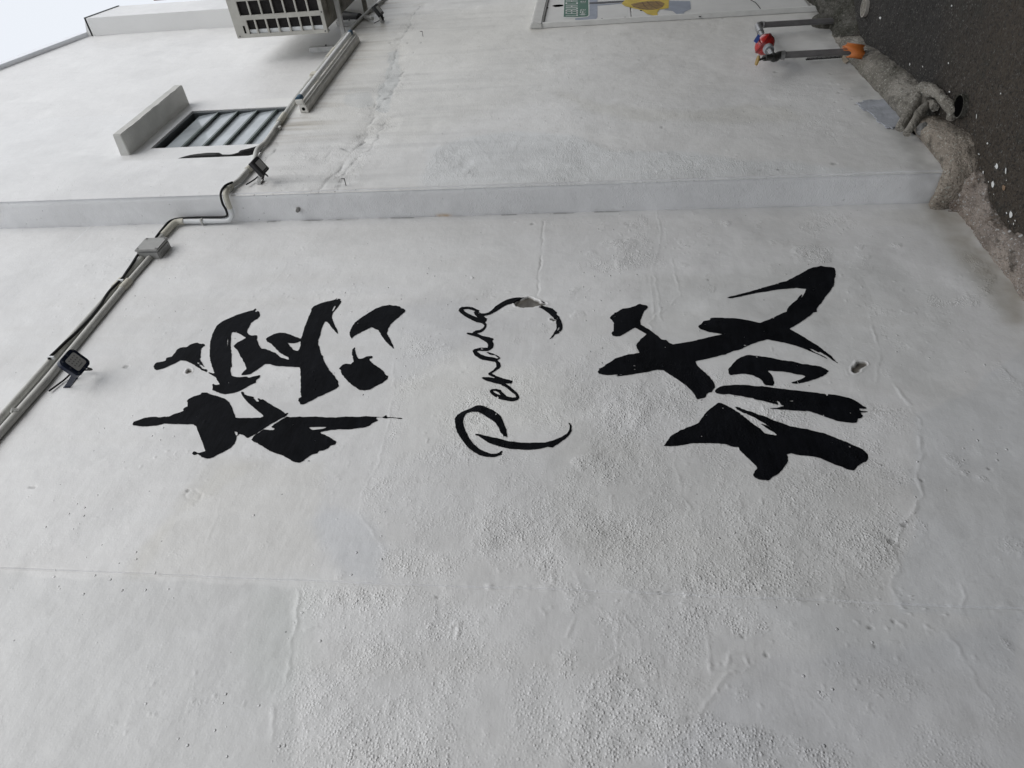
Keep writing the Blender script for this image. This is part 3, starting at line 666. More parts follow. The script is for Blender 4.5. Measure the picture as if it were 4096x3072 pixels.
# ================================================================== BRUSH LETTERING (paint film lying on the relief)
def wall_h(x, z):
    fx = np.clip(np.interp(x, Xg, np.arange(len(Xg))), 0, len(Xg) - 3); fz = np.clip((z - Zg[0]) / dx, 0, len(Zg) - 2)
    ix = fx.astype(int); iz = fz.astype(int); u = fx - ix; w = fz - iz
    return (Hm[iz, ix] * (1 - u) + Hm[iz, ix + 1] * u) * (1 - w) + (Hm[iz + 1, ix] * (1 - u) + Hm[iz + 1, ix + 1] * u) * w
def paint(name, polys, holes, label, st=.0032, ragged=.0022, dry=.0, seed=0):
    PP = [np.array(trace(s)) for s in polys]; HH = [np.array(trace(s)) for s in holes] + [np.array(c) for c in CHIPS]
    al = np.concatenate(PP); x0, z0 = al.min(0) - .02; x1, z1 = al.max(0) + .02
    nx = int((x1 - x0) / st) + 2; nz = int((z1 - z0) / st) + 2
    gx = x0 + np.arange(nx) * st; gz = z0 + np.arange(nz) * st
    X, Z = np.meshgrid(gx, gz); F = np.full(X.shape, .05)
    for P in PP:
        b0, b1 = P.min(0) - .02, P.max(0) + .02
        i0, i1 = max(0, int((b0[0] - x0) / st)), int((b1[0] - x0) / st) + 2; j0, j1 = max(0, int((b0[1] - z0) / st)), int((b1[1] - z0) / st) + 2
        F[j0:j1, i0:i1] = np.minimum(F[j0:j1, i0:i1], sdist(X[j0:j1, i0:i1], Z[j0:j1, i0:i1], P))
    # bristle-ragged edge
    F = F + ragged * (fbm(X, Z, .014, 3, 200 + seed)) * sst(.008, .0, np.abs(F)) + ragged * .8 * fbm(X * 3, Z * .8, .012, 2, 230 + seed) * sst(-.3, .4, fbm(X, Z, .12, 2, 240 + seed)) * sst(.012, 0, np.abs(F))
    for P in HH:
        b0, b1 = P.min(0) - .02, P.max(0) + .02
        i0, i1 = max(0, int((b0[0] - x0) / st)), int((b1[0] - x0) / st) + 2; j0, j1 = max(0, int((b0[1] - z0) / st)), int((b1[1] - z0) / st) + 2
        if i1 <= 0 or j1 <= 0 or i0 >= nx or j0 >= nz: continue
        F[j0:j1, i0:i1] = np.maximum(F[j0:j1, i0:i1], -sdist(X[j0:j1, i0:i1], Z[j0:j1, i0:i1], P))
    # a few missed specks of wall
    F = np.where(fbm(X, Z, .016, 2, 260 + seed) > .80 - dry, .002, F)
    F = np.where(np.abs(F) < 1e-7, 1e-7, F)
    ins = F < 0
    vid = {}; V = []; faces = []
    def vert(key, x, z):
        k = vid.get(key)
        if k is None: k = vid[key] = len(V); V.append((x, z))
        return k
    cnt = ins[:-1, :-1].astype(int) + ins[:-1, 1:] + ins[1:, 1:] + ins[1:, :-1]
    for j, i in zip(*np.nonzero(cnt)):
        cs = [(j, i), (j, i + 1), (j + 1, i + 1), (j + 1, i)]
        if cnt[j, i] == 4:
            faces.append([vert(c, gx[c[1]], gz[c[0]]) for c in cs]); continue
        loop = []
        for a in range(4):
            c, d = cs[a], cs[(a + 1) % 4]
            if F[c] < 0: loop.append(vert(c, gx[c[1]], gz[c[0]]))
            if (F[c] < 0) != (F[d] < 0):
                t = F[c] / (F[c] - F[d]); key = (min(c, d), max(c, d))
                loop.append(vert(key, gx[c[1]] + t * (gx[d[1]] - gx[c[1]]), gz[c[0]] + t * (gz[d[0]] - gz[c[0]])))
        if len(loop) >= 3: faces.append(loop)
    V = np.array(V); y = -wall_h(V[:, 0], V[:, 1]) - .0012
    me = bpy.data.meshes.new(name); me.from_pydata(np.stack([V[:, 0], y, V[:, 1]], -1).tolist(), [], faces); me.update()
    at = me.attributes.new('rough', 'FLOAT', 'POINT')
    rx = np.clip(np.interp(V[:, 0], Xg, np.arange(len(Xg))).round().astype(int), 0, len(Xg) - 1); rz = np.clip(((V[:, 1] - Zg[0]) / dx).round().astype(int), 0, len(Zg) - 1)
    at.data.foreach_set('value', R0_[rz, rx].astype(np.float32))
    o = link(name, me, INK, house, True); o['label'] = label; return o

paint('painted_character', [
 "T1:345,1130 360,1095 400,1060 470,1045 540,1025 545,1005 555,980 600,970 640,960 680,910 720,850 770,820 880,805 935,762 1000,745 1045,738 1085,750 1125,755 1135,728 1140,755 1165,775 1145,795 1112,825 1100,860 1095,950 1090,1000 1110,1050 1140,1100 1165,1137 1120,1105 1085,1085 1045,1045 1060,1080 1100,1120 1150,1165 1195,1165 1208,1185 1190,1212 1150,1195 1120,1185 1070,1150 1010,1110 950,1070 860,1035 775,1025 700,1065 600,1110 500,1155 400,1182 360,1165",
 "T1:1965,185 1990,195 1975,215 1960,235 1985,245 2005,228 2030,235 2042,280 2035,320 2005,355 1960,375 1900,420 1875,480 1845,520 1838,570 1870,605 1905,622 1860,650 1812,655 1750,610 1680,580 1610,562 1590,580 1580,650 1578,800 1590,930 1590,1050 1600,1100 1595,1140 1570,1105 1580,1200 1600,1270 1680,1298 1840,1290 1870,1310 1920,1295 2050,1265 2045,1300 1985,1350 1985,1385 1900,1420 1800,1480 1700,1530 1600,1560 1500,1572 1430,1560 1340,1530 1288,1505 1300,1470 1285,1420 1300,1400 1325,1415 1360,1425 1412,1415 1385,1370 1365,1340 1340,1300 1300,1270 1225,1230 1222,1213 1290,1232 1322,1235 1300,1170 1270,1080 1245,1000 1235,920 1245,800 1250,700 1285,590 1320,520 1355,460 1420,410 1480,370 1560,340 1660,295 1800,250 1900,220 1935,215",
 "T1:1620,790 1680,735 1815,665 1840,600 1905,622 1995,622 2010,650 1995,695 2035,790 2075,838 2150,845|T2:0,870 80,905 170,980 300,1015 500,1000 500,1140 380,1135 250,1130 100,1118 0,1092|T1:2130,1085 2080,1120 2000,1180 1890,1250 1750,1268 1760,1235 1790,1200 1830,1170 1810,1090 1720,930 1690,870",
 "T1:2140,680 2170,650|T2:0,630 60,596 130,577 230,578 300,605 370,635 445,660 490,685 490,712 440,738 380,748 275,748 320,800 370,855 445,880 520,900 520,1030 300,1015 285,975 230,950 150,900 60,800 0,745|T1:2160,728",
 "T2:1060,12 1050,45 1080,60 1075,35 1120,35 1110,65 1133,70 1115,110 1060,190 1000,260 988,290 985,340 1005,400 1030,460 1070,540 1085,595 1065,598 1020,545 960,470 910,405 870,400 845,460 815,530 800,620 770,690 768,770 785,810 800,890 840,960 865,1050 920,1150 970,1215 1020,1270 1070,1340 1085,1400 1095,1435 1060,1480 960,1530 850,1580 760,1615 720,1640 640,1685 560,1725 520,1737 480,1730 465,1695 448,1670 450,1640 500,1615 490,1580 485,1500 490,1420 485,1240 480,1150 480,1000 440,880 480,800 480,700 500,660 520,590 550,480 580,400 620,300 650,230 655,190 690,150 780,110 900,75 1000,55 1045,38",
 "T2:1268,600 1275,550 1310,470 1370,400 1450,340 1560,265 1680,190 1780,150 1900,130 1960,145 2010,143 2070,160 2085,185 2130,190 2155,215 2150,240 2120,270 2050,330 1970,395 1920,450 1895,490 1875,530 1865,600 1910,670 1930,725 1960,780 1980,835 1960,835 1890,770 1820,690 1770,620 1720,535 1665,510 1615,490 1540,530 1440,580 1350,625 1300,680 1275,650",
 "T2:1355,810 1355,880 1370,930 1400,995 1430,1003 1480,990 1540,962 1620,950 1638,968 1610,995 1580,995 1590,1030 1640,1080 1720,1130 1800,1195 1850,1260 1885,1275 1870,1320 1800,1380 1700,1430 1600,1490 1500,1507 1430,1500 1330,1440 1250,1380 1190,1310 1140,1250 1125,1180 1100,1160 1130,1130 1170,1090 1230,1080 1290,1090 1330,1045 1320,980 1305,920 1305,850",
 "T3:20,800 30,770 100,745 200,715 300,700 390,695 430,705 510,695 600,690 680,650 780,625 830,600 820,575 850,550 900,530 900,490 885,440 910,410 1000,365 1100,335 1120,305 1210,310 1280,340 1380,365 1480,400 1550,450 1590,510 1610,570 1640,640 1665,705 1720,712 1900,712 2060,705 2105,690 2100,670 2020,610 1900,500 1820,430 1770,360 1745,300 1765,290 1790,300 1800,335 1860,355 1950,378 1945,400 2000,450 2035,450 2010,400 2035,400 2060,420 2090,412 2150,450|T4:0,490 60,525 120,550 180,595 250,645 290,625 290,640 240,690 150,730 70,780 0,815|T3:2130,870 2000,950 1860,1030 1840,1030 1780,980 1710,960 1700,985 1670,1000 1665,1050 1640,1120 1590,1180 1480,1240 1380,1290 1300,1335 1245,1355 1160,1350 1100,1320 1060,1300 990,1300 968,1270 990,1245 1020,1248 1070,1262 1180,1235 1150,1150 1110,1050 1060,930 1030,850 990,818 800,812 660,810 520,805 400,835 250,845 180,852 80,840 25,825",
 "T3:1910,1055 1950,1000 2040,940 2110,895|T4:0,905 60,900 70,885 20,850 60,810 130,770 200,730 270,690 330,700 450,690 600,692 800,692 900,703 1000,703 1100,695 1200,688 1400,690 1520,680 1700,685 1810,690 1850,655 1865,690 2115,710 2115,720 1950,708 1850,712 1780,700 1690,705 1700,728 1745,737 1700,755 1620,795 1590,830 1500,860 1350,880 1250,890 1100,890 950,905 850,925 775,938 850,970 950,1020 1055,1085 1035,1130 960,1150 930,1190 850,1225 780,1235 750,1270 650,1300 580,1355 540,1380 645,1392 640,1398 540,1395 460,1428 400,1415 330,1385 200,1310 80,1265 0,1235|T3:2100,1170 2000,1110 1930,1080"],
 ["T1:1530,630 1520,700 1518,790 1528,800 1536,700", "T2:1035,140 1040,160 1015,210 990,245 985,220 1010,165", "T3:1640,920 1690,940 1690,985 1665,990 1645,950",
  "T4:612,858 700,855 860,852 905,858 850,880 760,892 680,903 650,890"],
 'upper large black brush character painted on the wall', seed=1)
paint('painted_character', [
 "C1:240,890 260,860 310,835 310,815 350,810 400,775 450,750 560,735 640,705 690,675 720,668 760,685 820,690 858,720 820,755 780,790 755,840 740,900 720,970 730,1000 800,1040 870,1085 940,1135 1000,1185 1060,1235 1140,1250 1190,1300 1240,1325 1300,1500 700,1470 705,1455 655,1350 670,1310 720,1250 770,1200 830,1155 640,1053 590,1080 530,1120 470,1150 430,1175 400,1195 340,1200 285,1185 260,1150 270,1120 295,1110 300,1040 300,980 270,940 240,910",
 "C1:1240,1325 1500,1280 1650,1245 1850,1195 2070,1152|C2:0,1150 500,1120 540,1243 430,1270 350,1300 220,1350 130,1395 70,1420 0,1430|C1:2120,1465 2080,1485 2000,1500 1900,1530 1800,1555 1600,1590|C3:1640,0 1690,50 1750,100 1830,180 1880,250 1915,310 1920,350 1895,370 1870,415 1810,430 1780,450 1780,480 1750,505 1705,515 1705,545 1735,552 1695,550 1690,520 1640,530 1615,510 1600,470 1550,400 1460,320 1350,245 1230,160 1150,110 1090,70 1000,65 850,100 700,120 500,150 370,170 310,163 380,150 430,140 300,142 190,152 70,130 40,100 70,70 60,45 100,35 160,0|C1:150,1655 250,1600 320,1545 400,1520 520,1480 620,1475 700,1460 900,1350",
 "C1:1650,1025 1680,1000 1710,980 1735,945 1780,935 1835,925 1840,900 1900,895 2000,895|C2:0,905 130,920 280,945 400,975 430,978 550,930 650,880 750,830 850,785 870,730 940,650 1010,600 1060,540 1105,508 1085,560 1065,605 1100,560 1165,430 1110,425 1000,410 850,425 700,440 500,470 300,505 100,550 0,570|C1:2150,580 2120,570 2160,545|C2:0,535 150,500 350,440 500,395 650,360 780,318 850,305 920,270 1040,210 1120,160 1200,115 1300,85 1400,68 1470,80 1560,85 1620,105 1630,150 1635,210 1615,260 1610,330 1600,390 1560,440 1530,490 1470,560 1430,620 1380,680 1330,740 1340,790 1280,800 1230,850 1150,910 1060,970 960,1035 890,1070 1000,1130 1140,1220 1280,1310 1340,1340 1440,1420 1560,1510 1600,1560 1660,1620 1700,1655 1600,1590 1520,1530 1420,1470 1330,1420 1240,1370 1210,1355 1300,1400 1380,1450 1350,1455 1270,1410 1200,1388 1300,1450 1420,1505 1500,1560 1440,1530 1300,1470 1180,1420 1080,1380 950,1335 800,1295 680,1270 540,1243 430,1270 200,1230 0,1170|C1:2150,1155 2000,1150 1900,1135 1790,1110 1690,1075 1660,1050",
 "C5:130,410 145,375 200,315 270,245 350,200 430,175 480,172 600,190 750,205 880,235 1000,262 1150,275 1230,295 1310,320 1400,325 1480,345 1600,360 1680,395 1735,435 1700,470 1640,515 1530,555 1400,600 1250,632 1160,632 1140,615 1200,590 1310,550 1375,525 1330,500 1230,480 1100,455 950,435 780,425 760,430 800,465 825,500 850,560 865,620 850,662 780,655 720,650 700,630 680,590 620,540 520,495 400,475 280,478 165,495 135,460",
 "C5:-90,740 -60,705 0,675 80,658 200,648 400,650 550,662 700,672 850,692 1000,712 1150,735 1300,752 1450,765 1600,790 1750,802 1900,828 2050,860 2150,900|C4:2000,340 2060,385 2128,415 2110,432 2010,430 2010,450 2040,470 2175,470 2040,490 2050,520 2068,548 2040,580 1985,590 1970,650 1900,655 1800,645 1680,630 1520,580 1420,540 1300,500 1170,470 1050,470 900,462 740,455 585,435 700,420 820,388 680,365 500,320 350,285 220,248 100,225|C5:150,795 0,790 -60,775",
 "C3:1100,1285 1140,1215 1220,1120 1340,1050 1450,1000 1600,945 1660,910 1690,850 1790,730 1860,670 1930,620 1960,585 2010,585 2100,630|C4:0,430 50,460 130,530 200,590 300,670 420,750 500,830 590,850 700,858 640,810 520,740 420,675 500,690 600,750 630,762 540,700 400,610 280,545 130,480 60,440 18,395 60,392 130,430 300,490 480,550 650,625 800,670 900,710 1050,735 1200,755 1350,790 1500,835 1650,890 1780,945 1900,1000 2000,1040 2100,1100 2150,1150 2160,1190 2140,1240 2120,1270 2070,1280 2000,1340 1940,1400 1925,1418 1850,1400 1700,1350 1550,1290 1400,1230 1250,1195 1100,1180 1000,1165 920,1145 855,1165 870,1200 872,1260 850,1310 800,1380 740,1450 650,1520 560,1575 480,1585 400,1565 340,1530 318,1490 340,1430 375,1380 370,1350 280,1270 180,1170 90,1095 80,1050|C3:2211,1300 2150,1285 2080,1260 1950,1250 1750,1248 1580,1245 1480,1260 1400,1280 1280,1290 1180,1295"],
 ["C5:700,880 850,910 985,940 880,925"], 'lower large black brush character painted near the ground', seed=2, dry=.04)
paint('painted_word', [
 "E2:960,1205 950,1150 940,1080 915,1010 890,950 855,870 800,820 700,755 600,715 510,695 440,705 380,735 300,770 220,805 160,850 120,910 120,970 130,1050 160,1140 210,1210 270,1300 340,1380 420,1440 500,1490 600,1515 700,1527 760,1522 820,1500 885,1478 860,1465 882,1440 865,1420 830,1450 780,1470 700,1470 620,1445 520,1395 430,1320 350,1220 300,1120 265,1040 250,970 260,890 300,830 380,805 480,800 560,830 680,910 770,980 820,1060 850,1130 890,1170 895,1200 915,1185 940,1200",
 "E2:445,1155 500,1155 580,1170 700,1200 860,1235 1000,1270 1200,1295 1400,1298 1560,1295 1700,1260 1820,1210 1910,1150 1950,1080 1955,1020 1930,975 1960,985 1985,1030 1985,1110 1950,1170 1880,1240 1780,1310 1680,1375 1600,1365 1500,1390 1400,1405 1330,1412 1200,1405 1000,1390 860,1360 740,1325 640,1285 560,1230 490,1185 450,1175",
 "E2:675,460 710,435 790,430 850,450 890,500 950,550 1040,572 1095,565 1085,530 1040,495 980,440 900,390 860,375 920,350 980,380 1050,440 1110,490 1145,540 1150,575 1120,610 1050,630 970,628 860,605 760,560 700,510 680,485",
 "E1:540,1415 580,1405 650,1405 750,1418 755,1410 700,1390 650,1365 655,1340 680,1325 740,1290 780,1240 780,1190 760,1160 690,1150 560,1130 500,1100 440,1060 405,1010 400,985 430,960 520,935 600,935 645,935 650,890 625,850 560,810 480,765 380,740 300,712 320,695 400,702 410,685 450,660 520,650 570,620 590,585 575,560 545,540 470,530 400,500 300,450 220,390 178,350 190,310 240,285 320,278 400,290 460,320 510,340 500,365 540,385 600,385 650,372 720,325 770,270 850,215 950,165 1050,140 1140,130 1230,135 1160,200 1060,225 960,245 860,300 780,355 680,405 600,425 575,430 620,465 640,465 615,515 600,525 625,560 625,600 600,645 540,690 470,705 560,745 680,768 740,795 715,828 735,860 742,890 730,940 690,970 640,990 560,990 490,985 470,1000 540,1045 620,1075 720,1085 790,1108 820,1100 760,1060 680,1045 620,1010 650,1005 720,1025 800,1060 850,1100 800,1135 840,1175 855,1230 830,1265 760,1310 705,1345 780,1385 900,1430 1045,1465 1020,1510 930,1508 980,1540 1050,1600 1115,1655 1060,1655 1010,1600 940,1550 860,1525 760,1500 640,1470 570,1440",
 "E1:1450,180 1500,195 1555,215 1560,240 1500,225", "E1:1450,285 1530,275 1600,290 1680,310 1755,380 1740,400 1790,450 1820,520 1840,580 1835,640 1790,700 1725,720 1680,770 1605,812 1650,770 1700,700 1740,640 1745,570 1730,500 1690,460 1620,390 1540,330"],
 ["E2:725,462 770,465 820,490 855,535 800,515 745,485", "E1:255,325 330,318 400,335 445,350 420,370 440,410 485,455 410,425 330,390 280,360", "E1:1790,600 1785,640 1750,675 1760,640"],
 'black cursive word Penang painted between the two brush characters', st=.0022, ragged=.0012, seed=3)

# ================================================================== MURAL BOARD on the lower wall
def onL(x, y, d=0.): return onY(x, y, YL - d)
mur = thing('mural_panel', 'framed white board on the wall with painted green street sign and yellow shape', 'mural', (5.6, YL, 1.2))
bz0, bz1, bx0, bx1 = .36, 2.02, 5.50, 6.45
bz0 = .20
joint = onL(2525, 70)[2]
MB().box((bx0, YL - .012, joint + .004), (bx1, YL - .001, bz1)).build('board', M_BOARD, mur, bevel=.002)
MB().box((bx0, YL - .012, bz0), (bx1, YL - .001, joint - .004)).build('board', M_BOARD, mur, bevel=.002)
fw = mat('mural frame plaster', (.66, .66, .64), .65, bump=.0015, bscale=50, var=.10, vscale=12)
MB().prism([(bx0 - .085, YL + .002, .13), (bx0 - .068, YL - .030, .13), (bx0 - .012, YL - .022, .13), (bx0, YL + .002, .13)], (0, 0, bz1 - .13 + .03)).build('frame', fw, mur, bevel=.006)
tp_ = MB().prism([(bx0 - .085, YL + .002, bz1 + .105), (bx0 - .085, YL - .045, bz1 + .085), (bx0 - .085, YL - .032, bz1 + .01), (bx0 - .085, YL + .002, bz1)], (bx1 - bx0 + .11, 0, 0)).build('frame', fw, mur, bevel=.008)
YB = YL - .0125
def flat(name, pts, M, parent, d=.0, th=.0015, src=True, k=1.0):
    """thin painted shape on the board; pts are measured on the photo"""
    P = [onY(x * k, y * k, YB - d) for x, y in pts]; tri = earclip([(p[0], p[2]) for p in P]); n = len(P)
    return MB().prism([tuple(p) for p in P], (0, th, 0)).build(name, M, parent) if False else obj(name, [tuple(p) for p in P], [t[::-1] for t in tri], M, parent)
def c7(s): return [(2100 + float(a.split(',')[0]) / 3.072, float(a.split(',')[1]) / 3.072) for a in s.split()]
flat('painted_shadow', c7("615,225 615,245 800,240 870,238 890,210 890,-160 780,-160 780,200"), M_SHAD, mur, .0005)
sg = flat('street_sign', c7("466,214 488,-150 790,-160 792,190 765,210 640,220 500,225"), M_SIGNW, mur, .0010)
flat('sign_face', c7("474,208 494,-145 778,-155 780,185 760,203 620,210"), M_GREEN, mur, .0015)
flat('painted_post', c7("790,28 1280,2 1760,-40 1760,-8 1290,22 790,50"), M_BLKP, mur, .0014)
flat('painted_shadow', c7("880,52 1270,30 1500,14 2200,-30 2200,-60 1700,0 880,70"), M_SHAD, mur, .0006)
flat('painted_leaf', c7("1185,45 1290,-60 1770,-40 1765,100 1690,110 1655,115 1625,150 1635,200 1580,190 1500,172 1450,135 1380,110 1290,90 1230,75"), M_YEL, mur, .0017)
flat('painted_leaf_heart', c7("1300,50 1380,30 1500,15 1650,10 1720,45 1690,85 1640,110 1560,122 1450,115 1330,85"), M_OCH, mur, .0021)
flat('painted_shadow', c7("1705,120 1760,100 1768,10 2030,14 2038,110 1960,145 1948,175 1975,192 1870,180 1815,135"), M_SHAD, mur, .0008)
for ln in ("1340,60 1450,40 1560,28 1700,40", "1380,95 1480,70 1560,58 1660,70", "1500,18 1540,60 1620,105", "1440,28 1470,75 1520,112", "1600,12 1640,50 1690,80", "1330,80 1420,108 1500,115"):
    q_ = [onY(x, y, YB - .0026) for x, y in c7(ln)]
    mb = MB()
    for a_, b_ in zip(q_[:-1], q_[1:]):
        d_ = b_ - a_; n_ = np.cross(d_, [0, 1, 0]); n_ /= np.linalg.norm(n_) + 1e-9; mb.add([a_ + n_ * .004, b_ + n_ * .004, b_ - n_ * .004, a_ - n_ * .004], [(0, 1, 2, 3)])
    mb.build('leaf_vein', M_VEIN, mur)
for x_, y_ in ((1230, 215), (945, 232), (1425, 130), (1485, 205), (275, 97), (2240, 175), (2150, 205)):
    q_ = onY(2100 + x_ / 3.072, y_ / 3.072, YB - .0012); MB().tube([q_, q_ + (0, -.002, 0)], .008, 8).build('nail_hole', M_GAP, mur)
q_ = [onY(3072 + x / 2.16, y / 2.16, YB - .001) for x, y in [(-150, 0), (-110, 20), (-80, 55), (-45, 105)]]
MB().tube(q_, .0022, 5).build('board_crack', M_GAP, mur)
# street sign letters: bars laid out on the sign, drawn with the text running upwards in the picture (left to right on the wall)
def bars(segs, x0, x1, y_base, y_next, M, w, name):
    """glyph box: photo x from x0 (top) to x1 (foot), reading direction from y_base to y_next"""
    mb = MB()
    for (u0, v0, u1, v1) in segs:              # u reading, v up (0 foot .. 1 top)
        def pt(u, v): return onY(x1 + (x0 - x1) * v, y_base + (y_next - y_base) * u, YB - .0024)
        a = pt(u0, v0); b = pt(u1, v1); d = b - a; L_ = np.linalg.norm(d)
        if L_ < 1e-6: continue
        d /= L_; nrm = np.cross(d, [0, 1, 0]); nrm /= np.linalg.norm(nrm)
        a = a - d * w * .5; b = b + d * w * .5
        k = len(mb.v); mb.add([a + nrm * w / 2, b + nrm * w / 2, b - nrm * w / 2, a - nrm * w / 2], [(0, 1, 2, 3)])
    return mb.build(name, M, mur)
G = {'L': [(0, 0, 0, 1), (0, 0, .8, 0)], 'E': [(0, 0, 0, 1), (0, 0, .8, 0), (0, .5, .7, .5), (0, 1, .8, 1)],
     'B': [(0, 0, 0, 1), (0, 0, .7, 0), (0, .5, .7, .5), (0, 1, .7, 1), (.85, .1, .85, .42), (.85, .58, .85, .9)],
     'U': [(0, .1, 0, 1), (.1, 0, .7, 0), (.85, .1, .85, 1)], 'H': [(0, 0, 0, 1), (.85, 0, .85, 1), (0, .5, .85, .5)],
     'C': [(.1, 0, .8, 0), (0, .1, 0, .9), (.1, 1, .8, 1)]}
yy = 195 / 3.072; pitch = 27.5 / 3.072
for ch in "LEBUH CH":
    if ch != ' ':
        bars(G[ch], 2100 + 507 / 3.072, 2100 + 640 / 3.072, yy, yy - pitch * .74, M_SIGNW, .0105, 'sign_letter')
    yy -= pitch * (1 if ch != ' ' else .3)
CH = [[(.5, 0, .5, 1), (0, .62, 1, .62), (.05, .3, .95, .3), (.2, .95, .1, .7)], [(.5, 0, .5, .85), (0, .5, 1, .5), (.15, .9, .85, .9)],
      [(.1, .75, .5, .95), (.5, .95, .9, .6), (.3, .45, .7, .35), (.35, .15, .65, .05)]]
yy = 186 / 3.072
for c_ in CH:
    bars(c_, 2100 + 675 / 3.072, 2100 + 745 / 3.072, yy, yy - 7, M_SIGNW, .007, 'sign_letter'); yy -= 8.6
for c_ in ([(0, 0, 0, 1)], [(0, 1, .8, 1), (.8, 1, .8, .5), (.8, .5, 0, .5), (0, .5, 0, 0), (0, 0, .8, 0)]):
    bars(c_, 2100 + 690 / 3.072, 2100 + 742 / 3.072, 11 if len(c_) == 1 else 7.5, (11 if len(c_) == 1 else 7.5) - 4, M_SIGNW, .007, 'sign_letter')
for s in [(355, 68, 70, 6)]:
    flat('paint_chip', c7("330,72 365,60 420,55 468,58 470,72 420,82 370,84"), M_GAP, mur, .0012)

# ================================================================== GROUND
gx = np.unique(np.concatenate([np.linspace(-80, -2, 14), np.linspace(-2, 2, 14), np.arange(2.0, 6.2, .012), np.linspace(6.2, 90, 16)]))
gy = np.unique(np.concatenate([np.linspace(-80, -3, 14), np.linspace(-3, -1.4, 10), np.arange(-1.4, .10, .012), np.linspace(.1, 80, 12)]))
GX, GY = np.meshgrid(gx, gy)
fin = ((GX > 2.0) & (GX < 6.2) & (GY > -1.4) & (GY < .1)).astype(float)
gz = 0.05 + .03 * (np.clip(GX, -2, 8) - 2.5) + fin * (.008 * fbm(GX, GY, .35, 3, 301) + .0035 * fbm(GX, GY, .05, 3, 302) + .0025 * fbm(GX, GY, .02, 2, 303))
gz = gz - .0 * GX
def ground_mat():
    M = bpy.data.materials.new('rough tarmac'); M.use_nodes = True
    n = M.node_tree.nodes; l = M.node_tree.links.new; b = n['Principled BSDF']; b.inputs['Roughness'].default_value = .75; b.inputs['Specular IOR Level'].default_value = .4
    P = n.new('ShaderNodeNewGeometry').outputs['Position']
    def noise(sc, det=5, ro=.6):
        t = n.new('ShaderNodeTexNoise'); t.inputs['Scale'].default_value = sc; t.inputs['Detail'].default_value = det; t.inputs['Roughness'].default_value = ro; l(P, t.inputs['Vector']); return t.outputs['Fac']
    def ramp(f, a, z, c=0, d=1):
        r = n.new('ShaderNodeMapRange'); r.inputs[1].default_value = a; r.inputs[2].default_value = z; r.inputs[3].default_value = c; r.inputs[4].default_value = d; l(f, r.inputs[0]); return r.outputs[0]
    def mixc(f, a, c):
        t = n.new('ShaderNodeMixRGB'); l(f, t.inputs[0])
        for i, v in ((1, a), (2, c)):
            if isinstance(v, tuple): t.inputs[i].default_value = (*v, 1)
            else: l(v, t.inputs[i])
        return t.outputs[0]
    def ma(op, a, c):
        t = n.new('ShaderNodeMath'); t.operation = op
        for i, v in enumerate((a, c)):
            if isinstance(v, (int, float)): t.inputs[i].default_value = v
            else: l(v, t.inputs[i])
        return t.outputs[0]
    sx = n.new('ShaderNodeSeparateXYZ'); l(P, sx.inputs[0])
    warm = ramp(ma('ADD', ma('MULTIPLY', sx.outputs[0], -1.0), ma('MULTIPLY', noise(2.5), .8)), -3.25, -2.75)
    c = mixc(ramp(noise(3), .35, .65), (.036, .032, .028), (.019, .0175, .016))
    c = mixc(warm, c, (.062, .049, .036))
    c = mixc(ramp(noise(85, 3, .7), .48, .66), c, (.010, .009, .008))
    c = mixc(ramp(noise(60, 3, .7), .58, .70), c, (.085, .078, .068))
    c = mixc(ramp(noise(5, 6, .7), .56, .66), c, (.030, .028, .022))
    v = n.new('ShaderNodeTexVoronoi'); v.inputs['Scale'].default_value = 75; l(P, v.inputs['Vector'])
    sp = ma('MULTIPLY', ma('LESS_THAN', v.outputs['Distance'], .26), ma('GREATER_THAN', noise(40, 2), .53))
    c = mixc(sp, c, (.12, .115, .105))
    l(c, b.inputs['Base Color'])
    ht = ma('ADD', ma('MULTIPLY', noise(90, 3, .65), 1.2), ma('MULTIPLY', noise(28, 3), 1.2))
    bu = n.new('ShaderNodeBump'); bu.inputs['Distance'].default_value = .016; bu.inputs['Strength'].default_value = 1
    l(ht, bu.inputs['Height']); l(bu.outputs[0], b.inputs['Normal'])
    return M
i = np.arange(GX.size).reshape(GX.shape); q = np.stack([i[:-1, :-1], i[:-1, 1:], i[1:, 1:], i[1:, :-1]], -1).reshape(-1, 4)
gr = raw_mesh('ground', np.stack([GX, GY, gz], -1).reshape(-1, 3), q, ground_mat(), None); tag(gr, 'dark rough tarmac lane surface along the foot of the wall', kind='structure')
def gz_at(x, y):
    a = np.array([x]); b = np.array([y]); return float(zg(x) + (.008 * fbm(a, b, .35, 3, 301) + .0035 * fbm(a, b, .05, 3, 302) + .0025 * fbm(a, b, .02, 2, 303))[0])
def splat(x, y, a, b, M=None, name='paint_splash'):
    """irregular dried paint drop lying on the ground, a and b in photo pixels"""
    p = onG(x, y); ra = abs(onG(x + a, y)[0] - p[0]) + 1e-3; v = [(p[0], p[1], gz_at(p[0], p[1]) + .006)]; n = 12
    for k in range(n):
        t = 2 * pi * k / n; r = random.uniform(.65, 1.15)
        qd = onG(x + a * r * cos(t), y + b * r * sin(t)); v.append((qd[0], qd[1], gz_at(qd[0], qd[1]) + .0045))
    f = [(0, 1 + k, 1 + (k + 1) % n) for k in range(n)]
    mb = MB().add(v, f); o = mb.build(name, M or M_WSPL, gr); return o
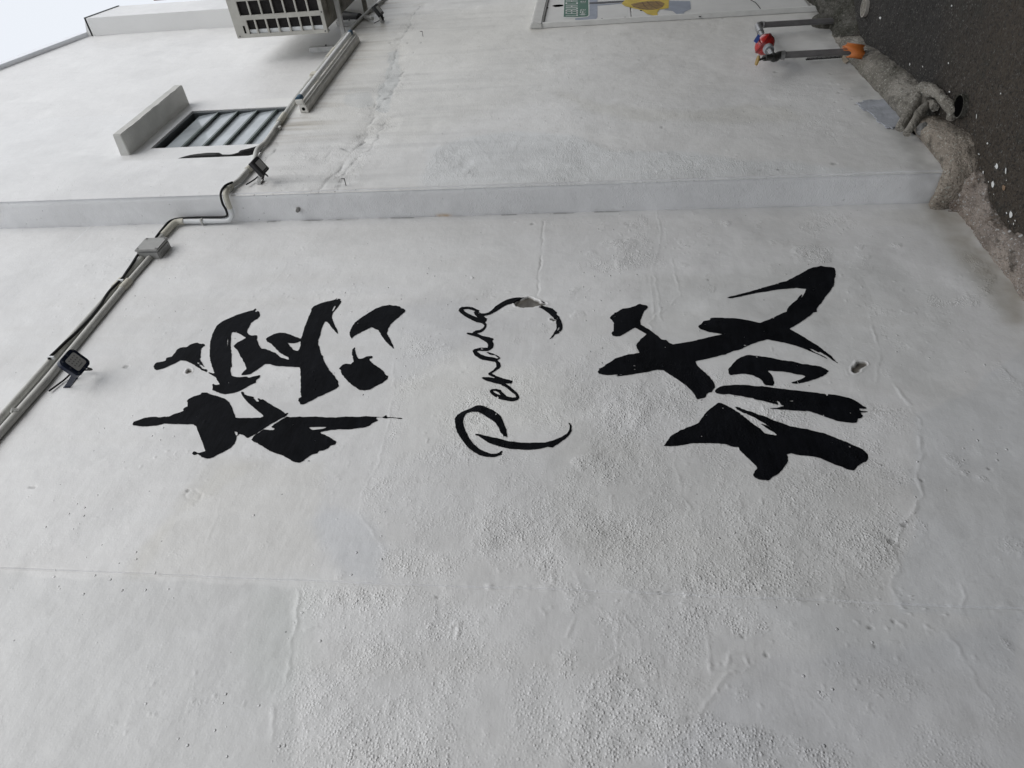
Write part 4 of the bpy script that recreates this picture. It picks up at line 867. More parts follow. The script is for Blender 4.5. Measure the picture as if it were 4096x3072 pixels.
for cx_, cy_, a, b in [(1525, 90, 9, 38), (1825, 815, 24, 48), (1955, 870, 11, 45), (1785, 1060, 17, 48), (2040, 1500, 28, 48), (1640, 895, 11, 22), (1690, 480, 10, 16), (1570, 632, 9, 12), (1720, 1030, 8, 12),
                       (1975, 1480, 11, 16), (1968, 1010, 5, 10), (1785, 1210, 5, 9), (2090, 1590, 9, 13), (2065, 1635, 6, 18), (1000, 60, 3, 5), (2010, 1600, 6, 10)]:
    splat(3480 + cx_ / 3.59, 440 + cy_ / 3.59, a / 3.59, b / 3.59)
for cx_, cy_, a, b in [(1220, 555, 5, 12), (1562, 545, 5, 10), (1340, 575, 4, 8), (2018, 808, 5, 9), (1570, 795, 5, 8), (975, 155, 7, 12), (1595, 50, 8, 10)]:
    splat(3072 + cx_ / 2.16, cy_ / 2.16, a / 2.16, b / 2.16)
splat(3480 + 1930 / 3.59, 440 + 1120 / 3.59, 26 / 3.59, 45 / 3.59, mat('dry leaf', (.20, .13, .08), .7), 'dry_leaf')
# open drain pipe mouths let into the ground
def drain(px, py, rpx, label, filled):
    p = onG(px, py); r = abs(onG(px, py + rpx)[0] - p[0]) * .5 + abs(onG(px, py + rpx)[1] - p[1]) * .5; r = max(r, .045)
    t = thing('drain_pipe', label, 'drain pipe', (p[0], p[1], p[2]))
    n = 28; z1 = p[2] + .018
    mb = MB(); v = []; f = []
    for zz, rr in ((z1 - .05, r + .004), (z1, r + .004), (z1, r), (z1 - .004, r)):
        v += [(p[0] + rr * cos(2 * pi * k / n), p[1] + rr * sin(2 * pi * k / n), zz) for k in range(n)]
    for s in range(3): f += [(s * n + k, s * n + (k + 1) % n, (s + 1) * n + (k + 1) % n, (s + 1) * n + k) for k in range(n)]
    mb.add(v, f).build('pipe_rim', M_KERBD if not filled else mat('pale pipe rim', (.34, .32, .29), .6), t, smooth=True)
    o = MB().add([(p[0] + r * cos(2 * pi * k / n), p[1] + r * sin(2 * pi * k / n), z1 - .0035) for k in range(n)], [tuple(range(n))])
    o.build('pipe_fill' if filled else 'pipe_hole', M_KERB if filled else M_GAP, t)
drain(3850, 424, 50, 'round black drain pipe mouth sunk in the ground beside the kerb', False)
drain(3466, 30, 42, 'round pipe mouth filled with pale cement at the frame edge', True)

# ================================================================== CONCRETE KERB FILLETS along the wall foot
def resample(P, n):
    P = [np.asarray(p, float) for p in P]; d = [0]
    for a, b in zip(P[:-1], P[1:]): d.append(d[-1] + np.linalg.norm(b - a))
    t = np.linspace(0, d[-1], n); A = np.array(P); return np.stack([np.interp(t, d, A[:, k]) for k in range(3)], -1)
def fillet(name, inner, outer, n, label, M, bulge=.03, seed=0, lump=.008, groove=1.0, dirt=.7):
    n = n * 2; m_ = 46; I = resample(inner, n)[:, None, :]; O = resample(outer, n)[:, None, :]
    t = np.linspace(0, 1, m_)[None, :]; T3 = t[..., None]
    p = I * (1 - T3) + O * T3
    p[..., 2] = O[..., 2] + (I[..., 2] - O[..., 2]) * (1 - t ** 2.2) + bulge * np.sin(pi * t) * .6
    out = (O - I) * np.array([1, 1, 0]); L_ = np.linalg.norm(out, axis=-1, keepdims=True) + 1e-9
    p = p + out / L_ * bulge * np.sin(pi * t)[..., None] * .5
    x, y = p[..., 0].copy(), (p[..., 1] * 1.3 + p[..., 2]).copy(); e = np.abs(np.sin(pi * np.minimum(1, t * 1.02))) ** .5
    g_ = lump * (fbm(x, y, .07, 3, 400 + seed) + .6 * fbm(x, y, .022, 3, 420 + seed) + .25 * fbm(x, y, .008, 2, 425 + seed))
    ck = np.exp(-(fbm(x, y, .20, 3, 440 + seed) / .02) ** 2) * (fbm(x, y, .3, 1, 441 + seed) > .05)
    g_ = g_ - groove * .006 * ck
    p[..., 2] += g_ * (.3 + .7 * e); p[..., 1] -= np.abs(g_) * .35 * e
    o_ = out / L_ * (.012 * fbm(x, y, .05, 3, 450 + seed) * sst(.7, 1, t))[..., None]; p = p + o_
    p[:, -1, 2] -= .03
    idx = np.arange(n * m_).reshape(n, m_)
    q = np.stack([idx[:-1, :-1], idx[1:, :-1], idx[1:, 1:], idx[:-1, 1:]], -1).reshape(-1, 4)
    o = raw_mesh(name, p.reshape(-1, 3), q, M, None)
    nz_ = fbm(x, y, .06, 4, 460 + seed); tt = np.broadcast_to(t, x.shape)
    d_ = np.maximum(sst(.80, 1.0, tt + .16 * nz_), .9 * sst(.05, .0, tt + .04 * nz_)); d_ = np.maximum(d_, .8 * sst(.3, .55, nz_)); d_ = np.maximum(d_, ck * groove)
    at = o.data.attributes.new('dirt', 'FLOAT', 'POINT'); at.data.foreach_set('value', (d_ * dirt).astype(np.float32).ravel())
    return tag(o, label, 'kerb')
def L1(x, y, d=.01): return onY(x, y, YL + d)
fillet('kerb_fillet', [L1(3322, 139), L1(3396, 255), L1(3516, 384), L1(3590, 470), L1(3640, 512)],
       [onG(3442, 139), onG(3470, 180), onG(3516, 199), onG(3581, 250), onG(3640, 295), onG(3688, 343), onG(3722, 368), onG(3738, 430), onG(3742, 475)], 90,
       'grey rounded cement kerb along the wall foot below the orange sheet', M_KERB, seed=1)
fillet('kerb_fillet', [onY(3790, 856, .01), onY(3825, 858, .01), onY(3900, 950, .01), onY(4000, 1090, .01), onY(4096, 1222, .01), onY(4300, 1520, .01)],
       [onG(3890, 640), onG(3915, 670), onG(3951, 732), onG(3953, 794), onG(3985, 842), onG(4006, 880), onG(4050, 925), onG(4090, 932), onG(4150, 1000), onG(4330, 1230)], 110,
       'pinkish cement kerb with white paint drips along the lettered wall', M_KERBP, bulge=.018, seed=3, lump=.014, dirt=.85)
fillet('kerb_fillet', [L1(3640, 515), L1(3700, 585), L1(3778, 680), onX(3765, 712, XP + .01), onX(3745, 760, XP + .01), onX(3722, 803, XP + .01), onY(3745, 826, .01), onY(3772, 838, .01)],
       [onG(3752, 462), onG(3795, 490), onG(3838, 512), onG(3872, 532), onG(3898, 574), onG(3908, 621), onG(3905, 685), onG(3888, 741), onG(3862, 800), onG(3838, 845), onG(3812, 862)], 90,
       'smooth bulging cement mound wrapping the foot of the pilaster', concrete('smooth mound cement', (.36, .315, .265), (.31, .27, .225), (.22, .19, .155), .9), bulge=.06, seed=2, lump=.006, groove=.0, dirt=.75)
fillet('kerb_fillet', [L1(3150, -80), L1(3215, -10), L1(3290, 70), L1(3335, 150)],
       [onG(3400, -90), onG(3415, -20), onG(3424, 40), onG(3430, 80), onG(3444, 140)], 60,
       'algae blackened cement kerb near the mural board foot', M_KERBD, bulge=.05, seed=4, lump=.02)
def pxs(s, k, ox, oy): return [(ox + float(a.split(',')[0]) / k, oy + float(a.split(',')[1]) / k) for a in s.split()]
# mortared pipe stubs over the kerb
p1 = [(3600, 512, -.155), (3635, 455, -.185), (3676, 395, -.215), (3712, 352, -.235), (3752, 370, -.25), (3786, 400, -.255), (3812, 436, -.225)]
MB().tube(smooth_path([onY(a[0], a[1], a[2] - .030) for a in p1], 14), [.017 + .009 * sin(pi * min(1, k / 60)) for k in range(85)], 26, wob=.05).build('mortared_pipe', M_KERB, None, True)
lumpy(bpy.data.objects['mortared_pipe'], .010, .06, 5); tag(bpy.data.objects['mortared_pipe'], 'bent mortar caked pipe lying over the kerb towards the black drain hole', 'pipe')
p2 = [(3628, 535, -.16), (3652, 495, -.185), (3682, 450, -.21), (3722, 412, -.225), (3742, 430, -.235)]
o = MB().tube(smooth_path([onY(a[0], a[1], a[2] - .028) for a in p2], 14), .019, 22, wob=.03).build('pipe_stub', M_KERB, None, True)
lumpy(o, .008, .05, 6); tag(o, 'short grey pipe stub under the mortar caked pipe', 'pipe')
p3 = [onG(x, y) + (0, -.004, z) for x, y, z in [(3718, 352, .035), (3750, 366, .03), (3782, 390, .022), (3806, 418, .018), (3822, 446, .012), (3812, 474, .006)]]
o = MB().tube(smooth_path(p3, 14), [.026 - .010 * k / 70 for k in range(71)], 24, wob=.05).build('cement_ridge', M_KERB, None, True)
lumpy(o, .012, .05, 9); tag(o, 'rough cement ridge between the caked pipe and the round black drain mouth', 'cement ridge')
def blob(name, c, rx, ry, rz, M, label, cat, seed=0):
    v = []; f = []; nu, nv = 22, 12
    for a in range(nv + 1):
        for b in range(nu):
            th = pi * a / nv; ph = 2 * pi * b / nu; n_ = 1 + .16 * float(fbm(np.array([ph * .6 + cos(th)]), np.array([th]), .35, 3, seed)[0])
            v.append((c[0] + rx * n_ * sin(th) * cos(ph), c[1] + ry * n_ * sin(th) * sin(ph), c[2] + rz * n_ * cos(th)))
    for a in range(nv):
        for b in range(nu): f.append((a * nu + b, (a + 1) * nu + b, (a + 1) * nu + (b + 1) % nu, a * nu + (b + 1) % nu))
    return tag(obj(name, v, f, M, None, True), label, cat)
c = onY(3690, 505, -.215); blob('mortar_lump', (c[0], c[1] + .015, c[2] - .01), .032, .03, .032, M_MORT, 'cracked grey mortar lump stuck on the kerb beside the pipe stub', 'mortar lump', 33)
c = onY(3635, 520, -.15); blob('gap_shade', (c[0] - .02, c[1] - .012, c[2] - .02), .05, .02, .022, M_GAP, 'black blob standing in for the shade between the wall foot and the pipe stubs', 'gap', 35)  # solid black blob painted in as the shade under the stubs
c = onL(3290, 110, .0); blob('mortar_lump', (c[0] + .05, c[1] - .02, c[2] - .02), .09, .05, .08, M_KERBD, 'dirty mortar lump around the foot of the grey riser pipe', 'mortar lump', 37)
# blue-grey cement smear on the wall foot
sm = [onL(x, y, .004) for x, y in pxs("770,885 830,870 990,855 1060,870 1120,940 1180,1000 1140,1085 1080,1105 1010,1095 950,1040 880,975 800,930", 2.16, 3072, 0)]
sm2 = []
for k in range(len(sm)):
    a_, b_ = sm[k], sm[(k + 1) % len(sm)]
    for q in range(6): sm2.append(a_ + (b_ - a_) * q / 6 + np.array([random.uniform(-.012, .012), 0, random.uniform(-.008, .008)]))
sm = sm2
MB().prism([p + (0, .003, 0) for p in sm], (0, -.004, 0)).build('cement_smear', M_GCEM, house, bevel=.002)['label'] = 'blue grey cement smear at the wall foot'

# ================================================================== WATER METER on two risers
wm = thing('water_meter', 'red water meter with blue tag between two grey riser pipes', 'water meter', (4.65, YL, .2))
yo = YL - .06
A1 = onY(3048, 103, yo); A2 = onY(3296, 82, yo); B1 = onY(3118, 228, yo - .02); B2 = onY(3385, 200, yo - .02)
B1[0] = B2[0] = (B1[0] + B2[0]) / 2
A1[0] = A2[0] = (A1[0] + A2[0]) / 2
MB().tube([A1, A2 - (0, 0, .06)], .0175, 16).build('riser_pipe', M_GREYP, wm, True)
MB().tube([B1, B2 - (0, 0, .08)], .018, 16).build('riser_pipe', M_GREYP, wm, True)
E1_ = onY(3030, 112, yo - .005)
MB().tube(smooth_path([A1 + (0, 0, -.02), A1 + (0, 0, .01), E1_ + (-.01, -.01, 0), onY(3043, 132, yo - .03)], 6), .021, 14).build('elbow', M_GALV, wm, True)
MB().tube([onY(3036, 122, yo - .02), onY(3052, 146, yo - .05)], .014, 12).build('pipe', M_GALV, wm, True)
mc = onY(3062, 181, yo - .045)
rv = []; rf = []; nn = 26
prof = [(0, .058), (.012, .058), (.030, .054), (.046, .045), (.058, .030), (.062, .012), (.060, -.012), (.050, -.028), (.034, -.040), (.015, -.045), (0, -.046)]
axu = np.array([.25, -.55, .80]); axu /= np.linalg.norm(axu); u_ = np.cross(axu, [1, 0, 0]); u_ /= np.linalg.norm(u_); w_ = np.cross(axu, u_)
for r_, h_ in prof:
    for k in range(nn): rv.append(mc + axu * h_ * .95 + (u_ * cos(2 * pi * k / nn) + w_ * sin(2 * pi * k / nn)) * (r_ * .95 + 1e-4))
for s in range(len(prof) - 1): rf += [(s * nn + k, s * nn + (k + 1) % nn, (s + 1) * nn + (k + 1) % nn, (s + 1) * nn + k) for k in range(nn)]
MB().add(rv, rf).build('meter_body', M_RED, wm, True)
MB().tube([mc + axu * .012, mc + axu * .024], .061, 26).build('meter_lid', mat('dark red rim', (.22, .012, .012), .3), wm, True)
cB = onY(3078, 203, yo - .04); dB = onY(3092, 226, yo - .03)
MB().tube([mc + (cB - mc) * .55, cB], [.030, .026], 16).build('collar', mat('pale grey collar', (.30, .33, .35), .4), wm, True)
MB().tube([cB, (cB + dB) / 2, dB], [.019, .017, .019], 14).build('union_nut', M_GALV, wm, True)
MB().tube(smooth_path([dB + (dB - cB) * -.1, onY(3093, 232, yo - .025), onY(3104, 231, yo - .02), B1 + (0, 0, .0), B1 + (0, 0, -.035)], 5), .021, 14).build('elbow', M_DARKM, wm, True)
MB().tube([B1 + (0, 0, -.012), B1 + (0, 0, -.032)], .024, 16).build('coupling', M_GALV, wm, True)
tv = onY(3058, 232, yo - .05); tw = onY(3030, 242, yo - .055)
MB().tube([onY(3082, 229, yo - .035), tv], [.018, .016], 12).build('valve_body', M_DARKM, wm, True)
MB().tube([tv, tw], .006, 8).build('valve_stem', M_DARKM, wm, True)
wd = (tw - tv) / np.linalg.norm(tw - tv)
wx_ = np.array([0, -.25, 1.]); wx_ /= np.linalg.norm(wx_); MB().tube([tw - wx_ * .003, tw + wx_ * .004], .026, 18).build('tap_handle', M_BRASS, wm, True)
tg = [onY(x, y, yo - .085) for x, y in pxs("205,305 262,345 185,450 135,415", 3.95, 2980, 60)]
o = MB().prism(tg, (0, -.0015, 0)).build('tag', M_TAG, None); tag(o, 'small blue tag hanging beside the red water meter', 'tag')
# black spring hose beside the riser
hp = []; h0 = onY(3225, 236, YL - .02); h1 = onY(3368, 226, YL - .02)
for k in range(160):
    t = k / 159; c = h0 * (1 - t) + h1 * t; hp.append(c + (cos(k * 1.1) * .006, sin(k * 1.1) * .006, 0))
o = MB().tube(hp, .0028, 5).build('spring_cord', M_CABLE, None, True); tag(o, 'thin black coiled cord hanging beside the lower riser pipe', 'cord')
# orange sheet wrapped round the riser foot
cx, cy, cz = B2[0], yo - .02, B2[2]
def curl(name, pts, r, h0_, h1_, a0, a1, tilt, par):
    v = []; n = 18; c = np.asarray(pts, float)
    for k in range(n + 1):
        a = a0 + (a1 - a0) * k / n; rr = r * (1 + .10 * sin(3 * a))
        for hh in (0, .5, 1):
            z = h0_ + (h1_ + .016 * sin(2.7 * a + 1) * (1 if k % 5 else .3) - h0_) * hh + .006 * sin(5 * a + hh)
            v.append(c + (rr * cos(a) + tilt[0] * z, rr * sin(a) + tilt[1] * z, z))
    f = []
    for k in range(n):
        for j in range(2): f.append((k * 3 + j, k * 3 + j + 1, k * 3 + j + 4, k * 3 + j + 3))
    me = obj(name, v, f, M_ORG, par, True)
    s = me.modifiers.new('thick', 'SOLIDIFY'); s.thickness = .0025; return me
ow = thing('orange_wrap', 'curled orange plastic sheet around the foot of the lower grey riser pipe', 'plastic sheet', (cx, cy, cz))
oc = onY(3414, 207, yo - .03); curl('sheet', oc, .036, -.045, .040, radians(-215), radians(35), (.10, -.15), ow)
curl('sheet_flap', oc + (.034, -.012, .006), .017, -.050, .022, radians(-100), radians(150), (.1, -.1), ow)
o = MB().prism([onL(x, y, .005) for x, y in pxs("1515,645 1560,640 1640,730 1590,770 1550,740", 3.95, 2980, 60)], (0, -.002, 0)).build('paper_scrap', mat('buff paper', (.42, .36, .28), .7), None)
tag(o, 'buff paper scrap stuck to the wall foot beside the orange sheet', 'paper scrap')

# ================================================================== CONDUIT RUN
def q3(lst): return [np.asarray(p, float) for p in lst]
cdA = thing('conduit', 'pair of white painted conduit pipes running level along the lettered wall', 'conduit', (2.2, 0, 3.7))
RZ = .0125
zA, zB = 3.727, 3.690
def wob(pts, a=.0015): return [p + (0, 0, random.uniform(-a, a)) for p in pts]
PA = [np.array([x, -.015, zA + .004 * sin(x * 3)]) for x in np.linspace(2.668, 2.45, 4)]
PA2 = [np.array([x, -.016, zA + .003 * sin(x * 3) - .001]) for x in np.linspace(2.45, 1.2, 22)]
PB = [np.array([x, -.015, zB]) for x in np.linspace(2.668, 2.44, 4)]
PB2 = [np.array([x, -.017, float(np.interp(x, [1.2, 1.5, 1.8, 2.44], [3.668, 3.672, 3.668, zB]))]) for x in np.linspace(2.44, 1.2, 22)]
MB().tube(PA, .0115, 14).build('pipe', M_PIPE, cdA, True); MB().tube(PB, .0125, 14).build('pipe', M_PIPE, cdA, True)
MB().tube(PA2, .0135, 14).build('pipe', M_PIPE, cdA, True); MB().tube(PB2, .0145, 14).build('pipe', M_PIPE, cdA, True)
MB().tube([PA[-1] + (.035, 0, 0), PA[-1] + (-.03, -.001, 0)], .0165, 16).build('coupling', M_COUP, cdA, True)
MB().tube([PB[-1] + (.035, 0, 0), PB[-1] + (-.03, -.002, 0)], .0172, 16).build('coupling', M_COUP, cdA, True)
c = onY(67, 1640, -.03); MB().tube([c + (-.012, 0, .012), c + (-.006, -.012, .006), c + (0, 0, -.01)], .005, 8).build('clip', M_PIPE, cdA, True)

jb = thing('junction_box', 'grey plastic junction box on the wall where the conduits meet', 'junction box', (2.725, 0, 3.695))
MB().box((2.672, -.044, 3.640), (2.781, -.0005, 3.750)).build('box', M_BOX, jb, bevel=.005)
MB().box((2.669, -.056, 3.637), (2.784, -.045, 3.753)).build('lid', M_BOX, jb, bevel=.004)
for sx_ in (2.682, 2.771):
    for sz_ in (3.650, 3.740):
        s_ = MB().tube([(sx_, -.057, sz_), (sx_, -.0585, sz_)], .0055, 12).build('screw', M_BOX, jb)
        MB().box((sx_ - .004, -.0592, sz_ - .0008), (sx_ + .004, -.0586, sz_ + .0008)).build('slot', M_SCREW, s_).location = Vector((0, 0, 0))
for dx_ in (.02, .055, .085): MB().tube([(2.672 + dx_, -.025, 3.6405), (2.672 + dx_, -.025, 3.6395)], .003 if dx_ != .055 else .011, 12).build('knockout', M_SCREW if dx_ != .055 else M_BOX, jb)

cdB = thing('conduit', 'white conduit stepping down the crease and along the ledge towards the air conditioner', 'conduit', (3.0, 0, 3.4))
MB().tube([(2.781, -.02, 3.722), (2.90, -.02, 3.718)], .0125, 14).build('pipe', M_PIPE, cdB, True)
MB().tube([(2.862, -.02, 3.720), (2.905, -.02, 3.718)], .0165, 16).build('coupling', M_COUP, cdB, True)
MB().tube(smooth_path([(2.90, -.02, 3.718), (2.955, -.022, 3.715), (2.984, -.026, 3.700), (2.988, -.026, 3.665)], 6), .0165, 14).build('elbow', M_COUP, cdB, True)
MB().tube(smooth_path([(2.988, -.026, 3.67), (2.988, -.024, 3.55), (2.988, -.024, 3.46), (2.988, -.030, 3.425), (2.988, -.055, 3.402), (2.986, -.095, 3.398)], 6), .0125, 14).build('pipe', M_PIPEW, cdB, True)
MB().box((2.972, -.04, 3.563), (3.006, -.010, 3.570)).build('clip', M_PIPE, cdB)
MB().tube(smooth_path([(2.986, -.090, 3.399), (2.986, -.130, 3.398), (2.994, -.163, 3.397), (3.03, -.172, 3.397)], 6), .0135, 14).build('elbow', M_COUP, cdB, True)
fp = [onY(x, y, -.166) for x, y in [(910, 762), (925, 743), (954, 723), (981, 692), (1009, 661), (1018, 641), (1027, 604), (1043, 585), (1065, 566), (1110, 500), (1200, 372), (1300, 246), (1400, 120), (1440, 78), (1475, 45), (1530, 0), (1560, -40)]]
ft = smooth_path(fp, 4)
MB().tube(ft[:14], .0135, 14).build('pipe', M_PIPE, cdB, True)
MB().tube(ft[13:], .0135, 14).build('pipe', M_PIPE, cdB, True)
for k in (2, 13, 36, 44): MB().tube([ft[k] * .65 + ft[k + 1] * .35, ft[k + 1] * .6 + ft[k + 2] * .4], .0175, 14).build('coupling', M_COUP, cdB, True)
MB().box(onY(1262, 303, -.17) - (.03, .02, .012), onY(1262, 303, -.17) + (.03, .02, .03)).build('clip', M_COUP, cdB, bevel=.004)
c = onY(1117, 520, -.15); MB().box(c - (.012, .02, .012), c + (.012, .004, .02)).build('clip', M_PIPE, cdB)
# tee towards the far lamp
c = onY(1458, 68, -.166); MB().tube([c, onY(1490, 74, -.18)], .014, 12).build('pipe', M_PIPE, cdB, True)

cable = smooth_path([onY(x, y, -.03) for x, y in [(551, 1020), (535, 1045), (523, 1064), (505, 1090), (491, 1111), (466, 1136), (440, 1162), (420, 1190), (407, 1213), (385, 1243), (361, 1273), (330, 1305), (296, 1338), (258, 1372), (222, 1407), (205, 1423), (197, 1437)]], 4)
o = MB().tube(cable, .0058, 8).build('cable', M_CABLE, None, True); tag(o, 'black cable tied along the upper edge of the paired conduits', 'cable')
for k in (18, 62):
    b = MB(); c = cable[k]; b.box(c - (.004, .006, .018), c + (.004, .008, .008)); b.build('cable_tie', M_PIPEW, o)
cb = smooth_path([(2.82, -.034, 3.728), (2.90, -.035, 3.732), (2.978, -.040, 3.718), (2.996, -.04, 3.62), (2.990, -.042, 3.50), (2.982, -.05, 3.43), (2.975, -.085, 3.415), (2.972, -.125, 3.418), (2.985, -.17, 3.415), (3.02, -.19, 3.40), (3.06, -.188, 3.38)], 5)
o = MB().tube(cb, .0055, 8).build('cable', M_CABLE, None, True); tag(o, 'black cable following the conduit round the pilaster corner', 'cable')
# black sleeved cable lying in the recess behind the pilaster edge
bk = smooth_path([onY(x, y, -.055) for x, y in [(700, 643), (764, 629), (833, 626), (889, 626), (930, 625), (965, 615), (1000, 607), (1030, 598), (1045, 590)]], 4)
o = MB().tube(bk, [.006 + .016 * min(1, k / 8) if k < 12 else (.012 if k < 20 else .020) for k in range(len(bk))], 8).build('cable', M_CABLE, None, True)
tag(o, 'thick black sleeved cable in the recess beside the window', 'cable')

# ================================================================== FLOODLIGHTS
def flood(C, w, h, t, yaw, label, body, cornered=False, leds=True, base=None, wallY=0.):
    n_ = np.array([sin(yaw) * cos(t), -cos(yaw) * cos(t), -sin(t)]); ux = np.array([cos(yaw), sin(yaw), 0]); uz = np.cross(n_, ux)
    if uz[2] < 0: uz = -uz
    C = np.asarray(C, float); T_ = thing('floodlight', label, 'floodlight', tuple(C), 'floodlights on the conduit run')
    def rr(hw, hh, r, n=6):
        out = []
        for cx, cy, a0 in ((hw - r, hh - r, 0), (-hw + r, hh - r, 90), (-hw + r, -hh + r, 180), (hw - r, -hh + r, 270)):
            out += [(cx + r * cos(radians(a0 + 90 * k / n)), cy + r * sin(radians(a0 + 90 * k / n))) for k in range(n + 1)]
        return out
    def slab(name, hw, hh, r, d0, d1, M, par=T_, bev=.0015):
        o_ = rr(hw, hh, r); return MB().prism([C + ux * a + uz * b + n_ * d0 for a, b in o_], n_ * (d1 - d0)).build(name, M, par, True, bev)
    r = w * .2 if cornered else w * .05
    slab('housing', w / 2, h / 2, r, -.026, -.004, body)
    # raised rim as four bars around the glass
    gw, gh = (w * .33, h * .34) if leds else (w * .34, h * .30)
    off = .0 if leds else h * .06
    slab('rim', w / 2 - .002, h / 2 - .002, r, -.004, .0005, body)
    slab('glass', gw, gh, .003 + (w * .06 if leds else 0), .0005, .0022, M_LENS)
    if leds:
        for a in range(4):
            for b in range(3):
                c = C + ux * (-.6 + a * .38) * gw * 1.0 + uz * (.62 - b * .42) * gh + n_ * .0023
                MB().tube([c, c + n_ * .0006], .0032, 10).build('led', M_LED, T_)
        c = C + uz * (-gh * .62) + n_ * .0023
        MB().obox(c, ux * gw * .45, uz * .0022, n_ * .0004).build('driver_mark', M_LED, T_)
        for a, b in ((-.8, .8), (0, .86), (.8, .8), (-.86, 0), (.86, 0), (-.8, -.8), (0, -.86), (.8, -.8)):
            c = C + ux * a * w / 2 * .95 + uz * b * h / 2 * .95 + n_ * .0005; MB().tube([c, c + n_ * .002], .0036, 8).build('screw', mat('dull lamp screw', (.12, .13, .15), .3, metal=.6) if 'dull lamp screw' not in bpy.data.materials else bpy.data.materials['dull lamp screw'], T_)
    else:
        for k in range(4):
            c = C + ux * (-.3 + k * .2) * w + uz * (-h * .38) + n_ * .0006
            MB().obox(c, ux * w * .05, uz * .0022, n_ * .0006).build('vent_mark', M_LED, T_)
    # U bracket down to the wall
    B = np.asarray(base, float)
    for s in (-1, 1):
        a = C + ux * s * (w * .36) - n_ * .015 - uz * h * .30; b = B + ux * s * w * .25
        d = b - a; L_ = np.linalg.norm(d); d = d / L_; sd_ = np.cross(d, ux); sd_ /= np.linalg.norm(sd_)
        MB().obox((a + b) / 2, d * L_ / 2, sd_ * .009, ux * .0016).build('bracket_arm', body if leds else (M_BRKT if s < 0 else M_BLACK), T_)
    MB().obox(B + (0, -.002, 0), ux * w * .30, np.array([0, 0, .012]), np.array([0, .003, 0])).build('bracket_foot', body if leds else M_BRKT, T_)
    cc = smooth_path([C + ux * w * .1 - n_ * .024 - uz * h * .2, C + ux * w * .5 - n_ * .04 - uz * h * .75, B + (.05, -.02, .0), B + (.01, -.008, .03), B + (-w * .6, -.01, .05)], 5)
    MB().tube(cc, .0035, 7).build('lead', M_CABLE, T_, True)
    return T_
flood(onY(303, 1447, -.10), .086, .084, 1.0, 0.0, 'square blue black LED floodlight under the paired conduits at the left', M_BLUEB, True, True, onY(282, 1535, -.004))
flood(onY(1043, 660, -.245), .076, .080, 1.0, 0.05, 'black rectangular floodlight on a splashed bracket beside the pilaster corner', M_BLACK, False, False, onY(1040, 727, YP - .004))
flood(onY(1516, 37, -.25), .095, .086, 1.0, 0.05, 'black floodlight on the conduit below the air conditioner bracket', M_BLACK, False, False, onY(1530, 88, YP - .004))

# ================================================================== TUBE LIGHT batten
tl = thing('tube_light', 'weathered white fluorescent batten fixed under the ledge conduit', 'tube light', (4.7, YL, 3.37))
x0, x1 = 4.02, 5.36
zt0 = onY(1195, 440, YL - .04)[2]
def tz(x): return zt0 - .004 + (x - x0) * .030
a = np.array([x0, 0, tz(x0)]); b = np.array([x1, 0, tz(x1)])
pr = [(0, YL - .001, -.028), (0, YL - .040, -.024), (0, YL - .050, -.010), (0, YL - .050, .012), (0, YL - .040, .022), (0, YL - .001, .024)]
MB().prism([a + p for p in pr], b - a).build('housing', M_TUBE, tl, bevel=.003)
MB().obox((a + b) / 2 + (0, YL - .052, -.014), (b - a) * .498, (0, .002, 0), (0, 0, .003)).build('housing_rib', M_TUBE, tl)
MB().tube([a + (.05, YL - .072, .022), b + (-.045, YL - .072, .022)], .0165, 18).build('lamp_tube', mat('old white tube', (.76, .77, .76), .25, var=.06, vscale=8), tl, True)
for e, s in ((a, 1), (b, -1)):
    MB().tube([e + (s * .015, YL - .072, .022), e + (s * .060, YL - .072, .022)], .0180, 16).build('end_cap', M_BLUE, tl, True)
    MB().box(e + (-.012 + s * .012, YL - .078, -.012), e + (.006 + s * .006, YL - .050, .036)).build('lamp_holder', M_TUBE, tl, bevel=.004)
MB().tube([a + (-.0005, YL - .024, -.002), a + (-.0015, YL - .024, -.002)], .010, 12).build('knockout_hole', M_GAP, tl)

# ================================================================== AIR CONDITIONER on brackets
ac = thing('air_conditioner', 'beige outdoor air conditioner unit with a square cell grille hung high on the wall', 'air conditioner', (6.0, -.4, 3.63))
ax0, ax1, ay0, ay1, az0, az1 = 5.50, 6.50, -.62, -.186, 3.628, 4.338
MB().box((ax0 + .035, ay0, az0 + .02), (ax1, ay1 - .012, az1)).build('casing', M_AC, ac, bevel=.006)
MB().box((ax0 + .03, ay0 + .01, az0 + .012), (ax1 - .01, ay1 - .02, az0 + .02)).build('base_pan', M_ACD, ac)
for k in range(5):
    MB().box((ax0 + .15 + k * .16, ay0 + .05, az0 + .005), (ax0 + .21 + k * .16, ay1 - .06, az0 + .012)).build('pan_rib', M_ACD, ac, bevel=.003)
MB().box((ax0 + .022, ay0 + .02, az0 + .03), (ax0 + .034, ay1 - .026, az1 - .06)).build('fins', M_FIN, ac)
MB().box((ax0 + .014, ay1 - .052, az0 + .03), (ax0 + .020, ay1 - .022, az1 - .10)).build('lit_wall_strip', M_PIPEW, ac)  # added white strip stands in for the lit wall seen through the cells
